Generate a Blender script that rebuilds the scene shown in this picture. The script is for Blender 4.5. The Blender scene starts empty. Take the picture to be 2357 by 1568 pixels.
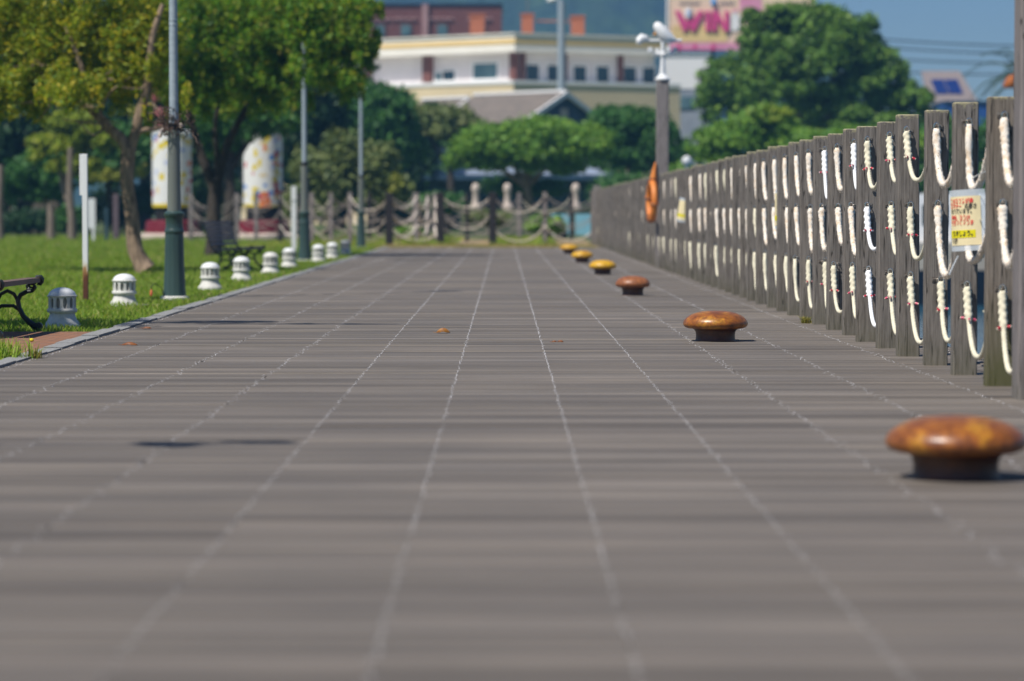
import bpy, math, random
import numpy as np
from mathutils import Vector, Matrix, Euler

random.seed(7)
RNG = np.random.default_rng(7)
R = math.radians
C = bpy.context.scene.collection
scene = bpy.context.scene

# ------------------------------------------------------------------ camera
CAM_H = 0.9
FPX = 105 / 36 * 2357          # focal length in the 2357 px wide picture that distances were measured in
PITCH, YAW = 2.467, -0.153
cam_d = bpy.data.cameras.new("camera")
cam = bpy.data.objects.new("camera", cam_d)
C.objects.link(cam)
cam.location = (0, 0, CAM_H)
cam.rotation_euler = (R(90 - PITCH), 0, R(YAW))
cam_d.lens = 105
cam_d.sensor_width = 36
cam_d.clip_end = 6000
cam_d.dof.use_dof = True
cam_d.dof.focus_distance = 20.2
cam_d.dof.aperture_fstop = 2.1
scene.camera = cam
CR = Euler((R(90 - PITCH), 0, R(YAW))).to_matrix()


def W(x, y, d):
    """the point at distance d (world Y) seen at picture position x, y"""
    v = CR @ Vector(((x - 1178.5) / FPX, -(y - 784) / FPX, -1))
    return Vector((0, 0, CAM_H)) + v * (d / v.y)


# ------------------------------------------------------------------ materials
def new_mat(name):
    m = bpy.data.materials.new(name)
    m.use_nodes = True
    nt = m.node_tree
    b = nt.nodes["Principled BSDF"]
    return m, nt, b


def nd(nt, typ, **kw):
    n = nt.nodes.new(typ)
    for k, v in kw.items():
        setattr(n, k, v)
    return n


def ramp(nt, fac, stops):
    r = nd(nt, "ShaderNodeValToRGB")
    e = r.color_ramp.elements
    while len(e) < len(stops):
        e.new(0.5)
    for i, (p, c) in enumerate(stops):
        e[i].position = p
        e[i].color = (c[0], c[1], c[2], 1)
    nt.links.new(fac, r.inputs[0])
    return r.outputs[0]


def noise(nt, scale, detail=4, stretch=None, rough=0.6, coord="Object", rand=False):
    tc = nd(nt, "ShaderNodeTexCoord")
    vec = tc.outputs[coord]
    if rand:
        oi = nd(nt, "ShaderNodeObjectInfo")
        ad = nd(nt, "ShaderNodeVectorMath", operation="MULTIPLY_ADD")
        ad.inputs[1].default_value = (1, 1, 1)
        sc = nd(nt, "ShaderNodeVectorMath", operation="SCALE")
        sc.inputs[0].default_value = (31, 17, 23)
        nt.links.new(oi.outputs["Random"], sc.inputs["Scale"])
        nt.links.new(vec, ad.inputs[0])
        nt.links.new(sc.outputs[0], ad.inputs[2])
        vec = ad.outputs[0]
    if stretch:
        mp = nd(nt, "ShaderNodeMapping")
        mp.inputs["Scale"].default_value = stretch
        nt.links.new(vec, mp.inputs[0])
        vec = mp.outputs[0]
    n = nd(nt, "ShaderNodeTexNoise")
    n.inputs["Scale"].default_value = scale
    n.inputs["Detail"].default_value = detail
    n.inputs["Roughness"].default_value = rough
    nt.links.new(vec, n.inputs["Vector"])
    return n.outputs["Fac"]


def bump(nt, b, fac, strength=0.3, dist=0.01):
    bp = nd(nt, "ShaderNodeBump")
    bp.inputs["Strength"].default_value = strength
    bp.inputs["Distance"].default_value = dist
    nt.links.new(fac, bp.inputs["Height"])
    nt.links.new(bp.outputs[0], b.inputs["Normal"])


def mix(nt, fac, a, b, mode="MIX"):
    m = nd(nt, "ShaderNodeMix", data_type="RGBA", blend_type=mode)
    for sock, v in ((m.inputs[0], fac), (m.inputs[6], a), (m.inputs[7], b)):
        if isinstance(v, (int, float)):
            sock.default_value = v
        elif isinstance(v, (tuple, list)):
            sock.default_value = (v[0], v[1], v[2], 1)
        else:
            nt.links.new(v, sock)
    return m.outputs[2]


def simple(name, c1, c2=None, scale=8, rough=0.7, metal=0, stretch=None, bmp=0.0, lo=0.35, hi=0.65, spec=0.5, coord="Object"):
    m, nt, b = new_mat(name)
    c2 = c2 or tuple(x * 0.8 for x in c1)
    f = noise(nt, scale, 5, stretch, coord=coord)
    nt.links.new(ramp(nt, f, [(lo, c2), (hi, c1)]), b.inputs["Base Color"])
    b.inputs["Roughness"].default_value = rough
    b.inputs["Metallic"].default_value = metal
    b.inputs["Specular IOR Level"].default_value = spec
    if bmp:
        bump(nt, b, f, bmp)
    return m


def foliage(name, cols, trans=0.42, rough=0.55):
    """leaves: one of the colours per leaf, some light through them"""
    m, nt, b = new_mat(name)
    g = nd(nt, "ShaderNodeNewGeometry")
    n = len(cols)
    col = ramp(nt, g.outputs["Random Per Island"], [(i / max(1, n - 1), c) for i, c in enumerate(cols)])
    nt.links.new(col, b.inputs["Base Color"])
    b.inputs["Roughness"].default_value = rough
    b.inputs["Specular IOR Level"].default_value = 0.3
    t = nd(nt, "ShaderNodeBsdfTranslucent")
    br = mix(nt, 1.0, col, (1.5, 1.5, 0.7), "MULTIPLY")
    nt.links.new(br, t.inputs["Color"])
    mx = nd(nt, "ShaderNodeMixShader")
    mx.inputs[0].default_value = trans
    nt.links.new(b.outputs[0], mx.inputs[1])
    nt.links.new(t.outputs[0], mx.inputs[2])
    nt.links.new(mx.outputs[0], nt.nodes["Material Output"].inputs[0])
    return m


def wood_post_mat(name, dark, light, algae=False, lichen=True):
    m, nt, b = new_mat(name)
    g1 = noise(nt, 14, 8, (5, 5, 0.35), 0.7, rand=True)
    g2 = noise(nt, 3, 3, (1, 1, 0.5), 0.5, rand=True)
    col = ramp(nt, g1, [(0.28, dark), (0.5, tuple((a + c) / 2 for a, c in zip(dark, light))), (0.72, light)])
    col = mix(nt, g2, col, (0.75, 0.70, 0.64), "MULTIPLY")
    # drying cracks: thin dark lines along the grain
    cr = noise(nt, 9, 2, (4, 4, 0.12), 0.4, rand=True)
    crm = ramp(nt, cr, [(0.485, (0, 0, 0)), (0.497, (1, 1, 1)), (0.503, (1, 1, 1)), (0.515, (0, 0, 0))])
    col = mix(nt, crm, col, (0.025, 0.022, 0.02))
    tc = nd(nt, "ShaderNodeTexCoord")
    sx = nd(nt, "ShaderNodeSeparateXYZ")
    nt.links.new(tc.outputs["Object"], sx.inputs[0])
    # pale lichen at the very top
    li = noise(nt, 60, 3, rand=True)
    mt = nd(nt, "ShaderNodeMapRange")
    mt.inputs[1].default_value, mt.inputs[2].default_value = 1.42, 1.505
    nt.links.new(sx.outputs[2], mt.inputs[0])
    mu = nd(nt, "ShaderNodeMath", operation="MULTIPLY")
    nt.links.new(mt.outputs[0], mu.inputs[0])
    nt.links.new(li, mu.inputs[1])
    lm = ramp(nt, mu.outputs[0], [(0.34, (0, 0, 0)), (0.46, (0.8, 0.8, 0.8))])
    if lichen:
        col = mix(nt, lm, col, (0.36, 0.33, 0.20))
    # green algae towards the foot
    al = noise(nt, 6, 4, (1, 1, 0.4), rand=True)
    ma = nd(nt, "ShaderNodeMapRange")
    ma.inputs[1].default_value, ma.inputs[2].default_value = 0.65 if algae else 0.3, 0.0
    nt.links.new(sx.outputs[2], ma.inputs[0])
    mu2 = nd(nt, "ShaderNodeMath", operation="MULTIPLY")
    nt.links.new(ma.outputs[0], mu2.inputs[0])
    nt.links.new(al, mu2.inputs[1])
    am = ramp(nt, mu2.outputs[0], [(0.12, (0, 0, 0)), (0.5, (0.75, 0.75, 0.75) if algae else (0.3, 0.3, 0.3))])
    col = mix(nt, am, col, (0.075, 0.08, 0.02))
    nt.links.new(col, b.inputs["Base Color"])
    b.inputs["Roughness"].default_value = 0.8
    b.inputs["Specular IOR Level"].default_value = 0.25
    bump(nt, b, g1, 0.45, 0.004)
    return m


def rust_mat(name, stops, rough=0.38, streak=True):
    m, nt, b = new_mat(name)
    f = noise(nt, 7, 8, rough=0.72, rand=True)
    f2 = noise(nt, 40, 4, rand=True)
    col = ramp(nt, f, stops)
    col = mix(nt, ramp(nt, f2, [(0.35, (0.55, 0.55, 0.55)), (0.6, (1, 1, 1))]), (0.03, 0.012, 0.008), col)
    nt.links.new(col, b.inputs["Base Color"])
    b.inputs["Roughness"].default_value = rough
    bump(nt, b, f2, 0.25, 0.004)
    return m


M = {}
# boards: a tone per board plus streaks along the grain
m, nt, b = new_mat("boardwalk_timber")
g = nd(nt, "ShaderNodeNewGeometry")
c1 = ramp(nt, g.outputs["Random Per Island"], [(0.0, (0.108, 0.092, 0.077)), (0.10, (0.138, 0.120, 0.101)), (0.5, (0.163, 0.142, 0.120)), (0.9, (0.183, 0.159, 0.135)), (1.0, (0.23, 0.203, 0.175))])
f = noise(nt, 1.0, 6, (0.7, 70, 1), 0.7)
fr = noise(nt, 1.0, 2, (0.10, 8.3, 1), 0.5)
c1 = mix(nt, 1.0, c1, ramp(nt, fr, [(0.30, (0.66, 0.66, 0.67)), (0.5, (1, 1, 1)), (0.70, (1.22, 1.2, 1.18))]), "MULTIPLY")
c2 = mix(nt, 1.0, c1, ramp(nt, f, [(0.28, (0.45, 0.45, 0.45)), (0.52, (0.98, 0.98, 0.98)), (0.75, (1.28, 1.26, 1.25))]), "MULTIPLY")
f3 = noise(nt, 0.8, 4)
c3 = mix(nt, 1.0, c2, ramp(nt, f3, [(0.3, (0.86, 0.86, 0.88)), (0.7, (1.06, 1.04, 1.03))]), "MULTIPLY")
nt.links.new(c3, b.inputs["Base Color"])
b.inputs["Roughness"].default_value = 0.62
b.inputs["Specular IOR Level"].default_value = 0.35
bump(nt, b, f, 0.5, 0.003)
M["deck"] = m
M["post"] = wood_post_mat("weathered_timber", (0.092, 0.082, 0.074), (0.31, 0.285, 0.262))
M["post_algae"] = wood_post_mat("weathered_timber_with_algae", (0.10, 0.086, 0.072), (0.32, 0.28, 0.24), True)
M["tall_post"] = wood_post_mat("tall_post_timber", (0.17, 0.155, 0.155), (0.33, 0.305, 0.31), False, False)
M["dark_post"] = simple("dark_stained_timber", (0.014, 0.011, 0.013), (0.007, 0.006, 0.008), 8)
M["steel"] = simple("polished_steel", (0.75, 0.75, 0.74), (0.6, 0.6, 0.6), 20, 0.18, 1.0)
M["screw"] = simple("screw_steel", (0.78, 0.78, 0.82), (0.28, 0.28, 0.28), 9, 0.52, 1.0)
M["dull_steel"] = simple("weathered_steel_plate", (0.34, 0.32, 0.29), (0.18, 0.14, 0.11), 60, 0.5, 0.7)


def rope_mat(name, base, spot, k=26):
    m, nt, b = new_mat(name)
    f = noise(nt, k, 4, rand=True)
    nt.links.new(ramp(nt, f, [(0.36, spot), (0.52, base)]), b.inputs["Base Color"])
    b.inputs["Roughness"].default_value = 0.9
    b.inputs["Specular IOR Level"].default_value = 0.1
    f2 = noise(nt, 160, 2)
    bump(nt, b, f2, 0.5, 0.002)
    return m


M["rope_cream"] = rope_mat("cream_rope", (0.74, 0.69, 0.53), (0.62, 0.57, 0.43))
M["rope_white"] = rope_mat("new_white_rope", (0.88, 0.88, 0.88), (0.82, 0.82, 0.83))
M["rope_frayed"] = rope_mat("frayed_beige_rope", (0.80, 0.73, 0.64), (0.70, 0.55, 0.40))
M["rope_grey"] = rope_mat("grey_beige_rope", (0.34, 0.30, 0.27), (0.27, 0.23, 0.20))
M["tape_red"] = simple("red_tape", (0.55, 0.03, 0.06), (0.42, 0.02, 0.05), 40, 0.5)
M["tape_pink"] = simple("faded_pink_tape", (0.62, 0.10, 0.18), (0.5, 0.06, 0.12), 40, 0.5)
M["concrete"] = simple("kerb_concrete", (0.33, 0.33, 0.32), (0.17, 0.17, 0.175), 55, 0.9, bmp=0.6)
M["pale_concrete"] = simple("pale_lantern_concrete", (0.66, 0.64, 0.60), (0.46, 0.45, 0.43), 14, 0.75, bmp=0.2, lo=0.3, hi=0.55)
M["lantern_stone"] = simple("painted_lantern_stone", (0.68, 0.67, 0.63), (0.5, 0.49, 0.46), 18, 0.7, lo=0.25, hi=0.5)
M["lantern_cap"] = simple("white_lantern_cap", (0.80, 0.81, 0.81), (0.72, 0.73, 0.73), 10, 0.42)
M["lantern_shaded"] = simple("shade_toned_lantern_stone", (0.68, 0.66, 0.62), (0.54, 0.53, 0.50), 14, 0.65, lo=0.3, hi=0.55)  # second stone tone, shade on these lanterns put into the colour
M["lens"] = simple("grey_lens", (0.15, 0.15, 0.145), (0.10, 0.10, 0.10), 10, 0.4)
M["lens_pale"] = simple("pale_grey_lens", (0.38, 0.37, 0.34), (0.30, 0.29, 0.27), 10, 0.4)
M["soil"] = simple("lawn_soil", (0.10, 0.14, 0.025), (0.055, 0.075, 0.018), 3, 0.95)
M["dry_soil"] = simple("dry_verge_soil", (0.36, 0.25, 0.13), (0.24, 0.18, 0.075), 1.2, 0.95)
M["grass"] = foliage("lawn_grass", [(0.129, 0.230, 0.023), (0.229, 0.351, 0.034), (0.315, 0.423, 0.060), (0.186, 0.314, 0.027), (0.515, 0.435, 0.169)], 0.4)
M["dry_grass"] = foliage("dry_grass", [(0.30, 0.24, 0.07), (0.20, 0.22, 0.04), (0.36, 0.29, 0.12)], 0.3)

# brick paving
m, nt, b = new_mat("brick_paving")
tc = nd(nt, "ShaderNodeTexCoord")
bt = nd(nt, "ShaderNodeTexBrick")
bt.inputs["Scale"].default_value = 1.0
bt.inputs["Brick Width"].default_value = 0.21
bt.inputs["Row Height"].default_value = 0.105
bt.inputs["Mortar Size"].default_value = 0.006
bt.inputs["Color1"].default_value = (0.30, 0.135, 0.07, 1)
bt.inputs["Color2"].default_value = (0.24, 0.13, 0.085, 1)
bt.inputs["Mortar"].default_value = (0.06, 0.05, 0.03, 1)
mpb = nd(nt, "ShaderNodeMapping")
mpb.inputs["Rotation"].default_value = (0, 0, R(18))
nt.links.new(tc.outputs["Object"], mpb.inputs[0])
nt.links.new(mpb.outputs[0], bt.inputs[0])
nz = noise(nt, 9, 5)
nt.links.new(mix(nt, 1.0, bt.outputs[0], ramp(nt, nz, [(0.3, (0.75, 0.75, 0.75)), (0.7, (1.15, 1.1, 1.05))]), "MULTIPLY"), b.inputs["Base Color"])
b.inputs["Roughness"].default_value = 0.9
M["brick"] = m

M["iron"] = simple("dark_cast_iron", (0.012, 0.02, 0.02), (0.008, 0.012, 0.013), 30, 0.38)
M["iron_green"] = simple("dark_green_cast_iron", (0.02, 0.05, 0.042), (0.012, 0.03, 0.027), 30, 0.4)
M["slat"] = simple("brown_seat_timber", (0.17, 0.11, 0.085), (0.11, 0.07, 0.055), 6, 0.6, stretch=(6, 0.6, 6))
M["slat_grey"] = simple("grey_brown_seat_timber", (0.30, 0.24, 0.245), (0.18, 0.14, 0.15), 6, 0.6, stretch=(6, 0.6, 6))
M["lamp_base"] = simple("dark_green_painted_iron", (0.05, 0.085, 0.078), (0.03, 0.06, 0.058), 5, 0.35, stretch=(1, 1, 0.2))
M["lamp_shaft"] = simple("grey_green_painted_steel", (0.19, 0.205, 0.18), (0.15, 0.165, 0.15), 5, 0.4, stretch=(1, 1, 0.2))
M["lamp_upper"] = simple("pale_grey_blue_painted_steel", (0.36, 0.42, 0.47), (0.28, 0.34, 0.39), 9, 0.45, stretch=(1, 1, 3))
M["black"] = simple("black_rubber", (0.012, 0.011, 0.011), None, 20, 0.6)
M["vine"] = simple("dry_brown_vine", (0.12, 0.075, 0.055), (0.05, 0.03, 0.025), 30, 0.8)
M["bark"] = simple("tree_bark", (0.38, 0.27, 0.185), (0.13, 0.09, 0.06), 9, 0.9, stretch=(2.5, 2.5, 0.5), bmp=0.8)
M["bark_dark"] = simple("dark_tree_bark", (0.06, 0.047, 0.036), (0.028, 0.022, 0.018), 9, 0.9, stretch=(2.5, 2.5, 0.5))
M["bark_pale"] = simple("pale_tree_bark", (0.25, 0.20, 0.16), (0.15, 0.12, 0.095), 9, 0.9, stretch=(2.5, 2.5, 0.5))
M["white_paint"] = simple("white_paint", (0.80, 0.81, 0.82), (0.70, 0.71, 0.72), 4, 0.45)

# white paint rusted through near the ground
m, nt, b = new_mat("rust_footed_white_paint")
tc = nd(nt, "ShaderNodeTexCoord")
sx = nd(nt, "ShaderNodeSeparateXYZ")
nt.links.new(tc.outputs["Object"], sx.inputs[0])
f = noise(nt, 30, 5, (1, 1, 0.25))
ad = nd(nt, "ShaderNodeMath", operation="MULTIPLY_ADD")
ad.inputs[1].default_value = 0.35
nt.links.new(f, ad.inputs[0])
nt.links.new(sx.outputs[2], ad.inputs[2])
col = ramp(nt, ad.outputs[0], [(0.16, (0.075, 0.022, 0.012)), (0.44, (0.13, 0.04, 0.015)), (0.50, (0.42, 0.22, 0.08)), (0.56, (0.70, 0.66, 0.55)), (0.62, (0.80, 0.81, 0.82))])
nt.links.new(col, b.inputs["Base Color"])
b.inputs["Roughness"].default_value = 0.6
M["rusty_white"] = m

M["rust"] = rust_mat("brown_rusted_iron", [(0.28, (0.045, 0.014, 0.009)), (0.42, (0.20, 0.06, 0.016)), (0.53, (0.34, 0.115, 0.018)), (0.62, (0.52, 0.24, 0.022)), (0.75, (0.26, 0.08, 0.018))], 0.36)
M["rust_shaded"] = rust_mat("cap_shaded_rusted_iron", [(0.3, (0.025, 0.010, 0.007)), (0.55, (0.08, 0.027, 0.012)), (0.8, (0.15, 0.05, 0.016))], 0.45)  # rust of the stems, darkened for the shade under the overhanging cap
M["rust_plain"] = rust_mat("even_brown_rust", [(0.3, (0.22, 0.075, 0.03)), (0.6, (0.38, 0.14, 0.05)), (0.8, (0.46, 0.19, 0.055))], 0.42)
M["yellow"] = rust_mat("yellow_paint_over_rust", [(0.28, (0.32, 0.10, 0.02)), (0.40, (0.58, 0.28, 0.02)), (0.55, (0.76, 0.44, 0.02)), (0.78, (0.66, 0.31, 0.02))], 0.42)
M["leaf_dead"] = simple("dead_leaf", (0.26, 0.085, 0.015), (0.12, 0.035, 0.01), 40, 0.6)
M["fruit"] = simple("yellow_fruit", (0.75, 0.65, 0.02), (0.7, 0.55, 0.02), 20, 0.4)
M["orange_plastic"] = simple("faded_orange_plastic", (0.75, 0.17, 0.07), None, 20, 0.5)
M["paper"] = simple("cream_notice_paper", (0.82, 0.70, 0.42), (0.78, 0.66, 0.39), 3, 0.6)
M["ink_red"] = simple("red_ink", (0.75, 0.06, 0.05), None, 20, 0.6)
M["ink_black"] = simple("black_ink", (0.03, 0.03, 0.03), None, 20, 0.6)
M["ink_yellow"] = simple("yellow_band", (0.82, 0.72, 0.0), None, 20, 0.6)
m, nt, b = new_mat("clear_plastic_sleeve")
b.inputs["Base Color"].default_value = (0.75, 0.82, 0.88, 1)
b.inputs["Roughness"].default_value = 0.15
b.inputs["Alpha"].default_value = 0.42
nz = noise(nt, 4, 2)
bump(nt, b, nz, 0.3)
M["plastic"] = m
M["ring_orange"] = simple("orange_lifebuoy", (0.74, 0.25, 0.04), (0.66, 0.19, 0.035), 8, 0.5)

# water
m, nt, b = new_mat("harbour_water")
b.inputs["Base Color"].default_value = (0.03, 0.11, 0.17, 1)
b.inputs["Roughness"].default_value = 0.12
nz = noise(nt, 1.6, 4, (1, 0.6, 1))
bump(nt, b, nz, 0.6, 0.15)
M["water"] = m

# foliage kinds
M["f_yellowgreen"] = foliage("yellow_green_leaves", [(0.121, 0.202, 0.016), (0.323, 0.362, 0.026), (0.161, 0.269, 0.020), (0.646, 0.511, 0.041), (0.080, 0.175, 0.016), (0.323, 0.377, 0.026)])
M["f_green"] = foliage("green_leaves", [(0.069, 0.191, 0.019), (0.164, 0.342, 0.025), (0.042, 0.124, 0.017), (0.382, 0.437, 0.042), (0.109, 0.260, 0.019), (0.273, 0.233, 0.027)])
M["f_dark"] = foliage("dark_green_leaves", [(0.021, 0.063, 0.021), (0.033, 0.087, 0.024), (0.015, 0.048, 0.021)], 0.2)
M["f_deep"] = foliage("deep_green_leaves", [(0.049, 0.148, 0.035), (0.074, 0.192, 0.035), (0.039, 0.118, 0.035)], 0.25)
M["f_olive"] = foliage("olive_leaves", [(0.140, 0.190, 0.060), (0.200, 0.240, 0.070), (0.100, 0.150, 0.056), (0.260, 0.280, 0.100)], 0.25)
M["f_mid"] = foliage("mid_green_leaves", [(0.123, 0.261, 0.033), (0.193, 0.344, 0.033), (0.083, 0.206, 0.039), (0.248, 0.386, 0.043)], 0.25)
M["f_broad"] = foliage("broadleaf_evergreen_leaves", [(0.096, 0.209, 0.032), (0.160, 0.287, 0.032), (0.071, 0.157, 0.038), (0.206, 0.325, 0.038)], 0.22)
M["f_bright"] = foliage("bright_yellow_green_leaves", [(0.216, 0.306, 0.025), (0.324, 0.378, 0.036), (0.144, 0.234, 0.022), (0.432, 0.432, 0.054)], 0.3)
M["f_highlight"] = foliage("highlight_yellow_leaves", [(0.390, 0.390, 0.065), (0.286, 0.325, 0.046), (0.520, 0.494, 0.117)], 0.3)  # yellow leaves standing in for sunlit highlights among the foliage
M["f_pink"] = foliage("pink_blossom", [(0.550, 0.190, 0.220), (0.620, 0.260, 0.280), (0.400, 0.120, 0.180)], 0.2)
M["f_palm"] = foliage("palm_leaves", [(0.030, 0.060, 0.035), (0.045, 0.080, 0.040)], 0.15)

# buildings
M["cream_fascia"] = simple("cream_fascia", (0.86, 0.82, 0.74), (0.80, 0.76, 0.68), 0.5, 0.7)
M["yellow_stripe"] = simple("yellow_stripe", (0.86, 0.60, 0.24), (0.80, 0.56, 0.22), 0.5, 0.7)
M["white_wall"] = simple("white_render", (0.78, 0.73, 0.72), (0.72, 0.67, 0.67), 0.6, 0.8)
M["white_trim"] = simple("white_trim", (0.86, 0.85, 0.84), None, 0.8, 0.7, lo=0.1, hi=0.4)
M["tan_wall"] = simple("tan_yellow_wall", (0.74, 0.60, 0.38), (0.68, 0.55, 0.35), 0.4, 0.8)
M["brown_trim"] = simple("brown_pilaster", (0.17, 0.06, 0.045), (0.13, 0.05, 0.04), 2, 0.7)
M["brick_wall"] = simple("brown_brick_wall", (0.175, 0.065, 0.06), (0.145, 0.05, 0.05), 2, 0.85)
M["pink_trim"] = simple("pale_pink_trim", (0.42, 0.25, 0.25), (0.36, 0.21, 0.21), 2, 0.8)
M["orange_brick"] = simple("orange_brick", (0.40, 0.13, 0.06), (0.34, 0.11, 0.05), 2, 0.85)
m, nt, b = new_mat("window_glass")
b.inputs["Base Color"].default_value = (0.03, 0.06, 0.08, 1)
b.inputs["Roughness"].default_value = 0.08
M["glass"] = m
M["glass_teal"] = simple("teal_glass", (0.13, 0.22, 0.24), (0.06, 0.12, 0.15), 0.8, 0.12)
M["roof_brown"] = simple("weathered_brown_roof", (0.20, 0.165, 0.14), (0.14, 0.12, 0.105), 1.5, 0.85, stretch=(1, 1, 6))
M["navy"] = simple("dark_blue_boards", (0.025, 0.07, 0.13), (0.018, 0.05, 0.10), 3, 0.6)
M["teal_dark"] = simple("dark_teal_boards", (0.03, 0.08, 0.11), (0.02, 0.055, 0.08), 2, 0.6)
M["bluewhite"] = simple("pale_blue_white_wall", (0.55, 0.62, 0.75), (0.45, 0.52, 0.66), 1, 0.7)
M["sign_cream"] = simple("cream_hoarding", (0.88, 0.66, 0.46), (0.85, 0.60, 0.46), 0.35, 0.6)
M["sign_yellow"] = simple("yellow_hoarding_panel", (0.88, 0.64, 0.28), None, 1, 0.6)
M["sign_pink"] = simple("magenta_letters", (0.68, 0.06, 0.24), (0.62, 0.05, 0.22), 1, 0.6)
M["sign_palepink"] = simple("pale_pink_panel", (0.78, 0.36, 0.50), (0.70, 0.24, 0.40), 1, 0.6)
M["sign_blue"] = simple("blue_drop", (0.06, 0.30, 0.70), None, 1, 0.6)
M["sign_grey"] = simple("grey_lettering", (0.28, 0.22, 0.22), None, 1, 0.6)
M["solar"] = simple("solar_panel", (0.012, 0.03, 0.16), (0.01, 0.02, 0.12), 3, 0.25)
M["rose_roof"] = simple("rose_brown_roof", (0.24, 0.195, 0.185), (0.20, 0.165, 0.16), 2, 0.8)
M["bright_blue"] = simple("bright_blue_cladding", (0.008, 0.07, 0.30), (0.008, 0.06, 0.24), 2, 0.6)
M["aqua"] = simple("aqua_panel", (0.24, 0.50, 0.58), (0.20, 0.43, 0.52), 2, 0.6)
M["grey_wall"] = simple("grey_brown_wall", (0.13, 0.11, 0.085), (0.10, 0.085, 0.065), 1.5, 0.85)
M["stone"] = simple("pale_pink_stone", (0.62, 0.52, 0.45), (0.52, 0.43, 0.37), 5, 0.8)
M["hull"] = simple("dark_navy_hull", (0.008, 0.014, 0.03), None, 4, 0.4)
M["cabin"] = simple("beige_cabin", (0.42, 0.39, 0.33), (0.36, 0.33, 0.28), 2, 0.6)
M["red_ring"] = simple("dark_red_paint", (0.20, 0.015, 0.03), (0.14, 0.01, 0.022), 6, 0.5)
M["drum_white"] = simple("white_drum_paint", (0.82, 0.82, 0.80), (0.74, 0.74, 0.74), 3, 0.55)
for nm, c in (("d_yellow", (0.80, 0.62, 0.02)), ("d_blue", (0.10, 0.28, 0.68)), ("d_orange", (0.85, 0.22, 0.05)), ("d_red", (0.60, 0.05, 0.05)), ("d_pale", (0.80, 0.66, 0.40)), ("d_lilac", (0.55, 0.60, 0.80))):
    M[nm] = simple("drum_" + nm[2:], c, None, 6, 0.55)
M["hill"] = None


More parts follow.
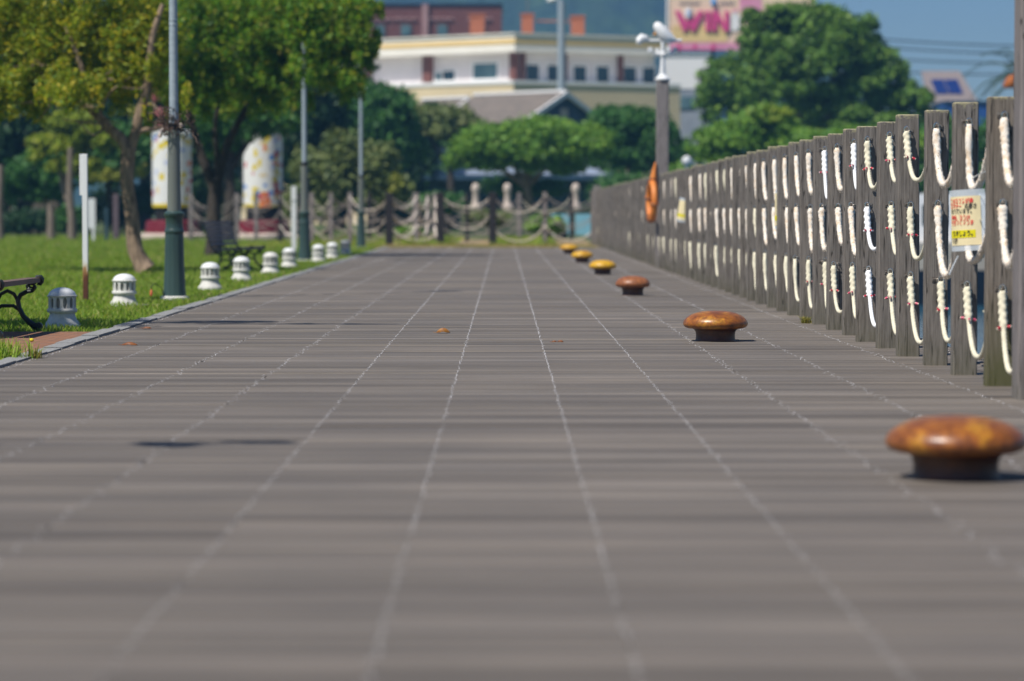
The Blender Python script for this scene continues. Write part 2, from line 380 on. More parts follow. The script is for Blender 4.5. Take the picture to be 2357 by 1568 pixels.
# ------------------------------------------------------------------ mesh helpers
class MB:
    def __init__(s):
        s.v, s.f, s.mi = [], [], []

    def add(s, vs, fs, mi=0):
        o = len(s.v)
        s.v += [tuple(p) for p in vs]
        s.f += [tuple(i + o for i in f) for f in fs]
        s.mi += [mi] * len(fs)

    def box(s, x0, x1, y0, y1, z0, z1, mi=0):
        s.add([(x0, y0, z0), (x1, y0, z0), (x1, y1, z0), (x0, y1, z0), (x0, y0, z1), (x1, y0, z1), (x1, y1, z1), (x0, y1, z1)],
              [(0, 3, 2, 1), (4, 5, 6, 7), (0, 1, 5, 4), (1, 2, 6, 5), (2, 3, 7, 6), (3, 0, 4, 7)], mi)

    def obox(s, P, u, n, u0, u1, n0, n1, z0, z1, mi=0):
        """box along direction u, sticking out along n from point P"""
        vs = []
        for z in (z0, z1):
            for a, c in ((u0, n0), (u1, n0), (u1, n1), (u0, n1)):
                vs.append((P[0] + u[0] * a + n[0] * c, P[1] + u[1] * a + n[1] * c, z))
        s.add(vs, [(0, 3, 2, 1), (4, 5, 6, 7), (0, 1, 5, 4), (1, 2, 6, 5), (2, 3, 7, 6), (3, 0, 4, 7)], mi)

    def cpost(s, w, d, z0, z1, ch=0.008, x=0, y=0, mi=0):
        """upright post with chamfered arrises and a chamfered top"""
        def ring(w, d, z, c):
            a, b2 = w / 2, d / 2
            return [(x - a + c, y - b2, z), (x + a - c, y - b2, z), (x + a, y - b2 + c, z), (x + a, y + b2 - c, z),
                    (x + a - c, y + b2, z), (x - a + c, y + b2, z), (x - a, y + b2 - c, z), (x - a, y - b2 + c, z)]
        vs = ring(w, d, z0, ch) + ring(w, d, z1 - ch, ch) + ring(w - 2 * ch, d - 2 * ch, z1, ch * 0.5)
        fs = []
        for k in range(2):
            for i in range(8):
                j = (i + 1) % 8
                fs.append((k * 8 + i, k * 8 + j, k * 8 + 8 + j, k * 8 + 8 + i))
        fs.append(tuple(range(16, 24)))
        fs.append(tuple(range(7, -1, -1)))
        s.add(vs, fs, mi)

    def lathe(s, prof, seg=32, cx=0, cy=0, cz=0, mi=0, wob=None):
        """profile of (radius, z) from the bottom up"""
        vs, fs = [], []
        n = len(prof)
        for k, (r, z) in enumerate(prof):
            for i in range(seg):
                a = 2 * math.pi * i / seg
                rr = r * (wob(a, z) if wob else 1)
                vs.append((cx + rr * math.cos(a), cy + rr * math.sin(a), cz + z))
        for k in range(n - 1):
            for i in range(seg):
                j = (i + 1) % seg
                fs.append((k * seg + i, k * seg + j, (k + 1) * seg + j, (k + 1) * seg + i))
        if prof[0][0] > 1e-4:
            fs.append(tuple(range(seg - 1, -1, -1)))
        if prof[-1][0] > 1e-4:
            fs.append(tuple((n - 1) * seg + i for i in range(seg)))
        s.add(vs, fs, mi)

    def tube(s, pts, rad, seg=8, mi=0, caps=True, fn=None):
        """tube along points; rad a number or list; fn(angle, k) scales the radius"""
        P = [Vector(p) for p in pts]
        n = len(P)
        rs = rad if isinstance(rad, (list, tuple)) else [rad] * n
        T = []
        for i in range(n):
            a, c = P[max(0, i - 1)], P[min(n - 1, i + 1)]
            t = (c - a)
            T.append(t.normalized() if t.length > 1e-9 else Vector((0, 0, 1)))
        ref = Vector((1, 0, 0)) if abs(T[0].x) < 0.8 else Vector((0, 1, 0))
        nx = (ref - T[0] * ref.dot(T[0])).normalized()
        vs, fs = [], []
        for i in range(n):
            nx = (nx - T[i] * nx.dot(T[i])).normalized()
            ny = T[i].cross(nx)
            for k in range(seg):
                a = 2 * math.pi * k / seg
                r = rs[i] * (fn(a, i) if fn else 1)
                vs.append(P[i] + nx * (r * math.cos(a)) + ny * (r * math.sin(a)))
        for i in range(n - 1):
            for k in range(seg):
                j = (k + 1) % seg
                fs.append((i * seg + k, i * seg + j, (i + 1) * seg + j, (i + 1) * seg + k))
        if caps:
            fs.append(tuple(range(seg - 1, -1, -1)))
            fs.append(tuple((n - 1) * seg + k for k in range(seg)))
        s.add(vs, fs, mi)

    def prism(s, poly, z0, z1, mi=0):
        n = len(poly)
        vs = [(p[0], p[1], z0) for p in poly] + [(p[0], p[1], z1) for p in poly]
        fs = [tuple(range(n - 1, -1, -1)), tuple(range(n, 2 * n))]
        for i in range(n):
            j = (i + 1) % n
            fs.append((i, j, n + j, n + i))
        s.add(vs, fs, mi)

    def build(s, name, mat, parent=None, loc=None, smooth=True, angle=38):
        me = bpy.data.meshes.new(name)
        me.from_pydata(s.v, [], s.f)
        for mm in (mat if isinstance(mat, (list, tuple)) else [mat]):
            me.materials.append(mm)
        if any(s.mi):
            me.polygons.foreach_set("material_index", s.mi)
        if smooth:
            me.shade_smooth()
            me.set_sharp_from_angle(angle=R(angle))
        me.update()
        return link(name, me, parent, loc)


def link(name, me, parent=None, loc=None):
    o = bpy.data.objects.new(name, me)
    C.objects.link(o)
    if parent:
        o.parent = parent
    if loc is not None:
        o.location = loc
    return o


def tag(o, label=None, cat=None, group=None, kind=None):
    if label:
        o["label"] = label
    if cat:
        o["category"] = cat
    if group:
        o["group"] = group
    if kind:
        o["kind"] = kind
    return o


def thing(name, label, cat, loc=(0, 0, 0), rz=0, group=None):
    o = bpy.data.objects.new(name, None)
    o.empty_display_size = 0.2
    C.objects.link(o)
    o.location = loc
    o.rotation_euler = (0, 0, rz)
    return tag(o, label, cat, group)


def copy_tree(o, parent=None):
    c = o.copy()
    C.objects.link(c)
    c.parent = parent
    for ch in list(o.children):
        copy_tree(ch, c)
    return c


def array_mesh(name, verts, faces_n, mat, parent=None, loc=None, smooth=False):
    """verts: (n, k, 3) array, one face of k corners each"""
    n, k = verts.shape[:2]
    me = bpy.data.meshes.new(name)
    me.vertices.add(n * k)
    me.vertices.foreach_set("co", verts.reshape(-1).astype(np.float32))
    me.loops.add(n * k)
    me.loops.foreach_set("vertex_index", np.arange(n * k, dtype=np.int32))
    me.polygons.add(n)
    me.polygons.foreach_set("loop_start", np.arange(0, n * k, k, dtype=np.int32))
    me.polygons.foreach_set("loop_total", np.full(n, k, dtype=np.int32))
    me.materials.append(mat)
    me.update(calc_edges=True)
    me.validate()
    return link(name, me, parent, loc)


ONES = "zeroth first second third fourth fifth sixth seventh eighth ninth tenth eleventh twelfth thirteenth fourteenth fifteenth sixteenth seventeenth eighteenth nineteenth".split()
TENS = {20: ("twentieth", "twenty"), 30: ("thirtieth", "thirty"), 40: ("fortieth", "forty"), 50: ("fiftieth", "fifty"), 60: ("sixtieth", "sixty"), 70: ("seventieth", "seventy")}


def ordinal(n):
    if n < 20:
        return ONES[n]
    t = n // 10 * 10
    return TENS[t][0] if n == t else TENS[t][1] + "-" + ONES[n - t]


# ------------------------------------------------------------------ ground, boardwalk, kerb, water
DECK_L, DECK_R, DECK_END = -2.9, 2.98, 75.0
g = MB()
zt = -0.03
poly_w = [(-480, -20), (2.9, -20), (2.9, 106), (480, 106), (480, 1285), (-480, 1285)]
g.prism(poly_w, -3.0, zt)
tag(g.build("ground", M["soil"], smooth=False), kind="structure")

# boards with joints over the joists, small height and tone differences
rows = int((DECK_END - 1.0) / 0.12)
JO = [-2.9 + 0.02 + 0.52 * k for k in range(0, 13)]
JX = [-2.86, -2.34, -1.82, -1.30, -0.78, -0.26, 0.26, 0.78, 1.30, 1.82, 2.34, 2.86]
bd = MB()
scr = []
rb = random.Random(3)
for r_ in range(rows):
    y0 = 1.0 + r_ * 0.12
    y1 = y0 + 0.1145 + rb.uniform(-0.001, 0.001)
    start = rb.choice((0, 1, 2, 3))
    cuts = [DECK_L] + [JX[k] for k in range(start + 1, 11, 4)] + [DECK_R]
    for a, c in zip(cuts[:-1], cuts[1:]):
        za, zb = rb.gauss(0, 0.0012), rb.gauss(0, 0.0012)
        tilt = rb.gauss(0, 0.0009)
        x0, x1 = a + 0.0015, c - 0.0015
        e = 0.004
        vs = [(x0, y0, -0.028), (x1, y0, -0.028), (x1, y1, -0.028), (x0, y1, -0.028),
              (x0, y0, za - tilt - e), (x1, y0, zb - tilt - e), (x1, y1, zb + tilt - e), (x0, y1, za + tilt - e),
              (x0, y0 + e, za - tilt), (x1, y0 + e, zb - tilt), (x1, y1 - e, zb + tilt), (x0, y1 - e, za + tilt)]
        bd.add(vs, [(0, 1, 5, 4), (1, 2, 6, 5), (2, 3, 7, 6), (3, 0, 4, 7), (4, 5, 9, 8), (5, 6, 10, 9), (6, 7, 11, 10), (7, 4, 8, 11), (8, 9, 10, 11)])
    for jx in JX:
        for fy in (0.28, 0.74):
            if rb.random() < 0.07:
                continue
            scr.append((jx + rb.gauss(0, 0.0035 if abs(jx) < 1 else 0.012), y0 + 0.115 * fy + rb.gauss(0, 0.004), 0.0005))
deck = bd.build("boardwalk", M["deck"], smooth=False)
tag(deck, kind="structure")
under = MB()
under.box(DECK_L, DECK_R + 0.02, 0.9, DECK_END + 0.02, -0.06, -0.027)
tag(under.build("boardwalk_underlay", M["black"], deck, smooth=False))  # one solid black sheet under all boards, seen through the gaps
# screw heads: low domes
sc = np.array(scr)
k = 8
ang = np.arange(k) * 2 * np.pi / k
quads = []
SR0, SR1, SZ1, SZ2 = 0.0037, 0.0024, 0.0018, 0.0023
for j in range(k):
    a0, a1 = ang[j], ang[(j + 1) % k]
    for ring in (((SR0, a0, 0.0005), (SR0, a1, 0.0005), (SR1, a1, SZ1), (SR1, a0, SZ1)), ((SR1, a0, SZ1), (SR1, a1, SZ1), (0.0, a1, SZ2), (0.0001, a0, SZ2))):
        q = np.zeros((len(sc), 4, 3))
        for c, (rr, aa, zz) in enumerate(ring):
            q[:, c, 0] = sc[:, 0] + rr * math.cos(aa)
            q[:, c, 1] = sc[:, 1] + rr * math.sin(aa)
            q[:, c, 2] = sc[:, 2] + zz
        quads.append(q)
so = array_mesh("deck_screw", np.concatenate(quads), 4, M["screw"], deck)
tag(so, kind="stuff")

kb = MB()
rk = random.Random(5)
y = 1.0
while y < DECK_END:
    L = 0.6
    dx, dz = rk.gauss(0, 0.004), rk.gauss(0, 0.003)
    kb.box(-3.035 + dx, -2.908 + dx, y + 0.004, y + L - 0.004, -0.2, 0.012 + dz)
    y += L
tag(kb.build("kerb", M["concrete"], smooth=False), kind="structure")

dv = MB()
dv.box(-7.0, 2.6, DECK_END + 0.03, 99.0, -0.5, -0.022)
tag(dv.build("dry_verge_ground", M["dry_soil"], smooth=False), kind="structure")
pv = MB()
pv.box(-6.4, -3.04, 18.75, 22.45, -0.4, 0.0)
tag(pv.build("brick_path", M["brick"], smooth=False), kind="structure")
wt = MB()
wt.add([(2.9, -20, -1.7), (480, -20, -1.7), (480, 106.2, -1.7), (2.9, 106.2, -1.7)], [(0, 1, 2, 3)])
tag(wt.build("water", M["water"], smooth=False), kind="structure")


# ------------------------------------------------------------------ grass
def grass_patch(name, mat, ys, xr, dens, hgt, wid, avoid=None, kind="stuff", label=None, seed=1, lean=0.45):
    rg = np.random.default_rng(seed)
    out = []
    for y0, y1 in zip(ys[:-1], ys[1:]):
        ym = (y0 + y1) / 2
        x0, x1 = xr(ym)
        if x1 <= x0:
            continue
        n = int((y1 - y0) * (x1 - x0) * dens(ym))
        px, py = rg.uniform(x0, x1, n), rg.uniform(y0, y1, n)
        if avoid is not None:
            keep = avoid(px, py)
            px, py = px[keep], py[keep]
        n = len(px)
        # patchy height
        pat = 0.75 + 0.35 * np.sin(px * 2.3 + 1.7 * np.sin(py * 0.9)) * np.sin(py * 1.4 + px)
        h = hgt(ym) * pat * rg.uniform(0.5, 1.25, n)
        w = wid(ym) * rg.uniform(0.7, 1.3, n)
        th = rg.uniform(0, 2 * np.pi, n)
        ld = rg.uniform(0, 2 * np.pi, n)
        ll = np.abs(rg.normal(0, lean, n)) * h
        v = np.zeros((n, 4, 3))
        bx, by = np.cos(th) * w / 2, np.sin(th) * w / 2
        zz = -0.03
        v[:, 0] = np.stack([px - bx, py - by, np.full(n, zz)], 1)
        v[:, 1] = np.stack([px + bx, py + by, np.full(n, zz)], 1)
        v[:, 2] = np.stack([px + bx * 0.7 + np.cos(ld) * ll * 0.4, py + by * 0.7 + np.sin(ld) * ll * 0.4, zz + h * 0.6], 1)
        v[:, 3] = np.stack([px + np.cos(ld) * ll, py + np.sin(ld) * ll, zz + h], 1)
        out.append(v)
    o = array_mesh(name, np.concatenate(out), 4, mat)
    return tag(o, label, None, None, kind)


def on_lawn(px, py):
    return ~((py > 18.6) & (py < 22.5) & (px > -6.5))


ys = list(np.arange(17.0, 112.0, 1.5))
grass_patch("lawn_grass", M["grass"], ys, lambda d: (-0.1725 * d - 3.2, -3.05 if d < 72 else -3.3), lambda d: 620000 / d ** 2, lambda d: 0.055 + 0.0006 * d, lambda d: 0.0055 + 0.00022 * d, on_lawn, label=None, seed=3)
grass_patch("lawn_grass", M["grass"], [5, 7, 9, 11, 13, 15, 17], lambda d: (-7.5, -3.05), lambda d: 1300, lambda d: 0.06, lambda d: 0.009, on_lawn, seed=4)
# dry strip before the far fence and green growth at its foot
grass_patch("dry_grass", M["dry_grass"], [75.2, 78, 81, 84], lambda d: (-9.0, 2.4), lambda d: 90, lambda d: 0.05, lambda d: 0.03, None, seed=5)
grass_patch("weedy_grass", M["grass"], [84, 86, 88, 92, 97, 104], lambda d: (-6, 3.0), lambda d: 70, lambda d: 0.17, lambda d: 0.05, lambda x, y: np.sin(x * 1.9) + np.sin(x * 0.7 + 2) > 0.35, seed=6)


def tuft(label, x, y, n, h, mat, spread=0.05, seed=0, z=0.0, lean=0.7):
    rg = np.random.default_rng(seed)
    v = np.zeros((n * 2, 4, 3))
    for i in range(n):
        a, r_ = rg.uniform(0, 6.28), abs(rg.normal(0, spread))
        bx, by = math.cos(a) * r_, math.sin(a) * r_
        hh = h * rg.uniform(0.4, 1.1)
        ld, ll = rg.uniform(0, 6.28), abs(rg.normal(0, lean)) * hh
        w = rg.uniform(0.003, 0.0055)
        sd = ld + 1.57
        p0 = np.array([bx, by, 0]); p1 = p0 + np.array([math.cos(ld) * ll * .35, math.sin(ld) * ll * .35, hh * .65])
        p2 = p0 + np.array([math.cos(ld) * ll, math.sin(ld) * ll, hh])
        s_ = np.array([math.cos(sd), math.sin(sd), 0]) * w
        v[2 * i] = [p0 - s_, p0 + s_, p1 + s_ * .8, p1 - s_ * .8]
        v[2 * i + 1] = [p1 - s_ * .8, p1 + s_ * .8, p2 + s_ * .1, p2 - s_ * .1]
    o = array_mesh("grass_tuft", v, 4, mat, None, (x, y, z))
    return tag(o, label, "grass tuft")


for i in range(9):
    pass
tuft("long green grass clump spilling over the kerb in front of the brick path", -3.13, 18.35, 420, 0.14, M["grass"], 0.13, 1, -0.02)
tuft("small half dry grass sprig growing between kerb and boards", -2.885, 18.35, 50, 0.075, M["dry_grass"], 0.03, 2, 0.0)
tuft("low weed clump at the foot of a fence post by the boards' edge", 2.44, 24.1, 70, 0.06, M["dry_grass"], 0.03, 4, 0.0)


# ------------------------------------------------------------------ the rope fence
FX, F0, DS = 2.54, 15.43, 1.06
PW, PD = 0.137, 0.10
FENCE_N = 66
TALL = {-1, 31, 63}
ROWS = (1.385, 0.935, 0.493)
ROWN = ("top", "middle", "low")
rf = random.Random(11)
post_meshes = {}
fence_pos = {}


def make_eye_plate(parent, x, y, z):
    mb = MB()
    mb.box(x - 0.030, x + 0.030, y - 0.004, y, z - 0.013, z + 0.013)
    for sx_ in (-0.021, 0.021):
        mb.lathe([(0.006, 0), (0.005, 0.003), (0.0, 0.004)], 8, 0, 0, 0)
        n = 3 * 8
        for q in range(len(mb.v) - n, len(mb.v)):
            vx, vy, vz = mb.v[q]
            mb.v[q] = (x + sx_ + vx, y - 0.004 - vz, z + vy)
    loop = [(x - 0.014, y - 0.003, z), (x - 0.014, y - 0.02, z + 0.002), (x - 0.008, y - 0.032, z + 0.003), (x, y - 0.036, z + 0.003), (x + 0.008, y - 0.032, z + 0.003), (x + 0.014, y - 0.02, z + 0.002), (x + 0.014, y - 0.003, z)]
    mb.tube(loop, 0.0042, 6)
    return mb.build("eye_plate", M["dull_steel"], parent)


ptw = {0: (2.5575, 0.142), 1: (2.542, 0.133), 2: (2.537, 0.135), 3: (2.519, 0.135), 4: (2.526, 0.136), 5: (2.516, 0.137)}
for i in range(-1, FENCE_N):
    d = F0 + DS * i
    x, w = ptw.get(i, (FX + rf.gauss(0, 0.008), PW + rf.gauss(0, 0.004)))
    fence_pos[i] = (x, d)
    if i in TALL:
        continue
    mb = MB()
    H = 1.5 + rf.gauss(0, 0.006)
    mb.cpost(w, PD + rf.gauss(0, 0.004), -0.03, H, 0.006)
    nth = ordinal(i + 1)
    lab = {0: "weathered grey fence post with green algae on its foot, right beside the near tall post",
           1: "weathered grey fence post behind the cream paper notice"}.get(i, f"weathered grey fence post, {nth} along the rope fence counted from the near tall post")
    o = mb.build("fence_post", M["post_algae"] if i == 0 else M["post"])
    o.location = (x, d, 0)
    o.rotation_euler = (rf.gauss(0, 0.004), rf.gauss(0, 0.004), rf.gauss(0, 0.02))
    tag(o, lab, "fence post", "square timber posts of the rope fence")
    if i < 12:
        for z in ROWS:
            make_eye_plate(o, 0.0, -PD / 2, z + 0.012)

KINDS = {0: ("frayed", "frayed", "cream"), 1: ("frayed", None, "cream"), 2: ("frayed", "frayed", "cream"), 3: ("cream", "cream", "cream"),
         4: ("cream", "cream", "cream"), 5: ("cream", "white", "white"), 6: ("white", "frayed", "cream"), 7: ("frayed", "frayed", "cream"),
         8: ("white", "frayed", "cream"), 9: ("frayed", "frayed", "cream"), 10: ("frayed", "frayed", "cream")}
KWORD = {"frayed": "fluffy frayed beige", "cream": "smooth cream twisted", "white": "clean new white", "grey": "greyish beige"}


def rope_path(S, E, sag, n, p=2.5, skew=1.0):
    pts = []
    for j in range(n + 1):
        t = 0.5 - 0.5 * math.cos(math.pi * j / n)
        t = 0.5 * t + 0.5 * j / n
        q = S.lerp(E, t)
        q.z -= sag * (1 - abs(2 * t ** skew - 1) ** p)
        pts.append(q)
    return pts


def make_rope(S, E, sag, kind, detail, name, label, group, rad=0.0165, seed=0, skew=1.0):
    rr = random.Random(seed)
    n = {3: 150, 2: 44, 1: 18}[detail]
    seg = {3: 14, 2: 9, 1: 6}[detail]
    pts = rope_path(S, E, sag, n, 2.5, skew)
    ln = [0.0]
    for a, c in zip(pts[:-1], pts[1:]):
        ln.append(ln[-1] + (c - a).length)
    tot = ln[-1]
    sp = 0.175 * rr.uniform(0.9, 1.1)
    rads = []
    for s_ in ln:
        e = min(s_, tot - s_)
        if kind == "frayed":
            k_ = 1.18 + 0.42 * max(0, 1 - e / (sp * 0.9)) ** 0.7 + rr.uniform(-0.13, 0.13)
            if e < 0.02:
                k_ *= 0.55 + 0.45 * e / 0.02
        else:
            k_ = 1.0 + (0.42 if e < sp else max(0.0, 0.42 * (1 - (e - sp) / 0.02)))
            if e < 0.012:
                k_ *= 0.75
        rads.append(rad * k_)
    fn = None
    if detail >= 2:
        if kind == "frayed":
            tab = {}

            def fn(a, i):
                key = (round(a, 2), i)
                if key not in tab:
                    tab[key] = 1 + rr.gauss(0, 0.10)
                return tab[key]
        else:
            def fn(a, i):
                s_ = ln[i]
                e = min(s_, tot - s_)
                if e < sp:   # spliced, knobbly
                    return 0.80 + 0.50 * abs(math.sin(a + s_ * 72)) * abs(math.sin(a * 1.0 - s_ * 72 + 0.6)) ** 0.6
                return 0.93 + 0.09 * math.cos(3 * a - s_ * 260)
    mb = MB()
    mb.tube(pts, rads, seg, 0, True, fn)
    if kind == "frayed" and detail >= 2:
        nf = 900 if detail == 3 else 160
        for _ in range(nf):
            i = rr.randrange(1, n)
            e = min(ln[i], tot - ln[i])
            if e > sp and rr.random() < 0.5:
                continue
            P = pts[i]
            t = (pts[min(n, i + 1)] - pts[i - 1]).normalized()
            v = Vector((rr.gauss(0, 1), rr.gauss(0, 1), rr.gauss(0, 1)))
            v = (v - t * v.dot(t)).normalized()
            base = P + v * rads[i] * 0.9
            L = rr.uniform(0.004, 0.015)
            dv_ = (v + t * rr.uniform(-1.2, 1.2)).normalized() * L
            sd = dv_.cross(v)
            if sd.length < 1e-6:
                continue
            sd = sd.normalized() * rr.uniform(0.0012, 0.0025)
            mb.add([base - sd, base + sd, base + dv_ + Vector((0, 0, -0.002))], [(0, 1, 2)])
    mat = M["rope_" + kind]
    o = mb.build(name, mat, angle=180)
    tag(o, label, "rope", group)
    if detail >= 2:
        ends = [(S, 1)] if detail == 2 else [(S, 1), (E, -1)]
        for P, sgn in ends:
            sh = MB()
            # bow of the shackle hooked in the eye, pin at the rope end
            y = P.y - 0.0 * sgn
            bow = [(P.x - 0.013, y, P.z - 0.014), (P.x - 0.015, y, P.z + 0.008), (P.x - 0.012, y - 0.004 * sgn, P.z + 0.026), (P.x, y - 0.006 * sgn, P.z + 0.034), (P.x + 0.012, y - 0.004 * sgn, P.z + 0.026), (P.x + 0.015, y, P.z + 0.008), (P.x + 0.013, y, P.z - 0.014)]
            sh.tube(bow, 0.0045, 8)
            sh.tube([(P.x - 0.024, y, P.z - 0.006), (P.x + 0.024, y, P.z - 0.006)], 0.005, 8)
            sh.build("shackle", M["steel"], o)
    if kind in ("cream", "white") and detail == 3:
        # taped strand ends at the end of each splice
        idx = min(range(n), key=lambda q: abs(ln[q] - sp))
        for P, t in ((pts[idx], (pts[idx + 1] - pts[idx - 1]).normalized()), (pts[n - idx], (pts[n - idx - 1] - pts[n - idx + 1]).normalized())):
            a0 = rr.uniform(0, 6.28)
            for q in range(3):
                a = a0 + q * 2.09
                v = Vector((math.cos(a), -0.8 if P is pts[idx] else 0.8, 0)).normalized() if q == 0 else Vector((math.cos(a), math.sin(a) * 0.6, 0)).normalized()
                dr = (v + t * rr.uniform(-0.1, 0.7)).normalized()
                b0 = P + v * rad * 0.9
                wp = MB()
                wp.tube([b0, b0 + dr * 0.012], 0.0052, 8, 0)
                wp.tube([b0 + dr * 0.0115, b0 + dr * 0.030], 0.0074, 8, 1)
                wp.tube([b0 + dr * 0.0295, b0 + dr * 0.0335], 0.0062, 8, 0)
                wp.build("whipping", [mat, M["tape_red"] if kind == "white" or rr.random() < 0.4 else M["tape_pink"]], o)
    return o


sags = {(0, 0): 0.345, (0, 1): 0.30, (0, 2): 0.40, (1, 0): 0.355, (1, 2): 0.37, (2, 0): 0.33, (2, 1): 0.40, (2, 2): 0.33}
for i in range(0, FENCE_N):
    x0, d0 = fence_pos[i]
    x1, d1 = fence_pos[i - 1]
    kinds = KINDS.get(i)
    if kinds is None:
        kinds = ("frayed" if rf.random() < 0.8 else "cream", "frayed" if rf.random() < 0.85 else "cream", "cream")
    back = 0.10 if (i - 1) in TALL else PD / 2
    front = 0.10 if i in TALL else PD / 2
    for r_ in range(3):
        k_ = kinds[r_]
        sag = sags.get((i, r_), (0.33, 0.31, 0.36)[r_] + rf.gauss(0, 0.03))
        if i > 36:
            sag += rf.gauss(0, 0.03)
        kk = k_ or "frayed"
        S = Vector((x0 + rf.gauss(0, 0.008), d0 - front - 0.034, ROWS[r_] + rf.gauss(0, 0.004)))
        E = Vector((x1 + rf.gauss(0, 0.008), d1 + back + 0.034, ROWS[r_] + rf.gauss(0, 0.004)))
        det = 3 if i < 10 else (2 if i < 24 else 1)
        nth = ordinal(i + 1)
        if i == 1 and r_ == 1:
            lab, sag = "fluffy frayed beige middle rope looping under the cream paper notice", 0.30
        elif i in TALL:
            lab = f"{KWORD[kk]} {ROWN[r_]} rope hung on the lifebuoy's tall post" if i == 31 else f"{KWORD[kk]} {ROWN[r_]} rope hung on the farthest tall post"
        else:
            lab = f"{KWORD[kk]} {ROWN[r_]} rope hung on the {nth} fence post from the near tall post"
        make_rope(S, E, sag, kk, det, "fence_rope", lab, f"{ROWN[r_]} ropes of the fence along the water", rad=0.0158 if kk == "frayed" else 0.0146, seed=i * 3 + r_, skew=0.5 if (i == 1 and r_ < 2) else rf.uniform(0.66, 0.9))

# tall posts
for i, lab, H in ((-1, "tall dark grey timber post rising out of the picture at its edge", 3.0), (31, "tall grey timber post carrying a white bird figure and the orange lifebuoy", 3.02), (63, "far tall grey timber post near the end of the rope fence", 1.62)):
    x, d = fence_pos[i]
    mb = MB()
    xx = {-1: 2.562, 31: 2.557, 63: 2.56}[i]
    mb.cpost(0.20, 0.19, -0.03, H, 0.012)
    o = mb.build("tall_post", M["tall_post"], None, (xx, d, 0))
    tag(o, lab, "post", "tall timber posts in the rope fence")
fence_pos[31] = (2.557, fence_pos[31][1])

# white mast with a bird figure on the far tall post
d = fence_pos[31][1]
base = Vector((2.557, d, 3.02))
t = thing("weather_vane", "white weather vane with a bird figure and crossed arms topping the tall post", "weather vane", base)
mb = MB(); mb.lathe([(0.125, 0.0), (0.13, 0.02), (0.09, 0.05), (0.055, 0.10)], 20); mb.build("foot", M["white_paint"], t)
mb = MB(); mb.lathe([(0.055, 0.09), (0.04, 0.25), (0.034, 0.37), (0.05, 0.39), (0.05, 0.44), (0.032, 0.46), (0.03, 0.64)], 16); mb.build("mast", M["white_paint"], t)
mb = MB()
for a in (0, math.pi / 2):
    c, s_ = math.cos(a + 0.35), math.sin(a + 0.35)
    mb.tube([(-0.22 * c, -0.22 * s_, 0.47), (-0.14 * c, -0.14 * s_, 0.415), (0.14 * c, 0.14 * s_, 0.415), (0.22 * c, 0.22 * s_, 0.47)], 0.016, 8)
    for sg in (-1, 1):
        mb.box(sg * 0.22 * c - 0.035, sg * 0.22 * c + 0.035, sg * 0.22 * s_ - 0.012, sg * 0.22 * s_ + 0.012, 0.45, 0.53)
mb.build("compass_arms", M["white_paint"], t)
mb = MB()
mb.tube([(-0.50, -0.05, 0.630), (0.42, 0.05, 0.645)], 0.022, 8)
mb.tube([(-0.55, -0.05, 0.575), (-0.53, -0.05, 0.615), (-0.46, -0.05, 0.675), (-0.36, -0.04, 0.665), (-0.3, -0.03, 0.635)], [0.03, 0.075, 0.075, 0.06, 0.02], 10)
mb.build("pointer", M["white_paint"], t).scale = (0.74, 0.8, 1.0)
mb = MB()
mb.tube([(-0.20, 0, 0.955), (-0.17, 0, 0.925), (-0.10, 0, 0.875), (0.0, 0, 0.775), (0.12, 0, 0.685), (0.25, 0, 0.655), (0.32, 0, 0.665)], [0.02, 0.085, 0.115, 0.135, 0.12, 0.06, 0.02], 14)
mb.tube([(-0.12, 0.02, 0.895), (0.02, 0.05, 0.855), (0.2, 0.06, 0.735), (0.3, 0.06, 0.675)], [0.03, 0.07, 0.05, 0.01], 10)
bird = mb.build("bird_figure", M["white_paint"], t)
bird.scale = (0.68, 0.7, 0.86); bird.location = (0, 0, 0.09)
mb = MB()
mb.tube([(-0.16, -0.02, 0.775), (-0.22, -0.02, 0.735)], [0.035, 0.025], 8)
mb.build("beak", simple("orange_beak", (0.6, 0.28, 0.05), None, 10), bird)

# lifebuoy on the far tall post, seen nearly edge on
t = thing("lifebuoy", "orange lifebuoy hanging edge-on beside the tall post", "lifebuoy", (2.557 - 0.175, d - 0.12, 1.08), R(6))
mb = MB()
ring_r, rr_ = 0.29, 0.052
pts = [(0, ring_r * math.cos(a), ring_r * math.sin(a) * 1.0) for a in [k * 2 * math.pi / 32 for k in range(33)]]
mb.tube(pts, rr_, 12, 0, False)
mb.build("ring", M["ring_orange"], t)
mb = MB(); mb.tube([(0.02, 0, 0.30), (0.03, 0, 0.42), (0.06, 0, 0.62)], [0.06, 0.045, 0.012], 10); mb.build("strap", M["ring_orange"], t)
for a in (0, 90, 180, 270):
    mb = MB()
    c, s_ = math.cos(R(a + 10)), math.sin(R(a + 10))
    cc = [(0.07 * math.cos(b_) , ring_r * c + 0.07 * math.sin(b_) * c, ring_r * s_ + 0.07 * math.sin(b_) * s_) for b_ in [q * 2 * math.pi / 12 for q in range(13)]]
    mb.tube(cc, 0.012, 6, 0, False)
    mb.build("band", M["rust_plain"], t)

# ------------------------------------------------------------------ notices tied to the ropes
NOTICE = [("この釣り方が違", "r", 0.86, 0.0), ("釣マナー", "r", 0.755, 0.0), ("の悪さ", "k", 0.755, 0.55), ("われています。", "k", 0.655, 0.02),
          ("場所、釣りは", "r", 0.52, 0.02), ("できなくなりま", "r", 0.42, 0.0), ("りましょう。", "k", 0.195, 0.06), ("公園", "k", 0.05, 0.03)]


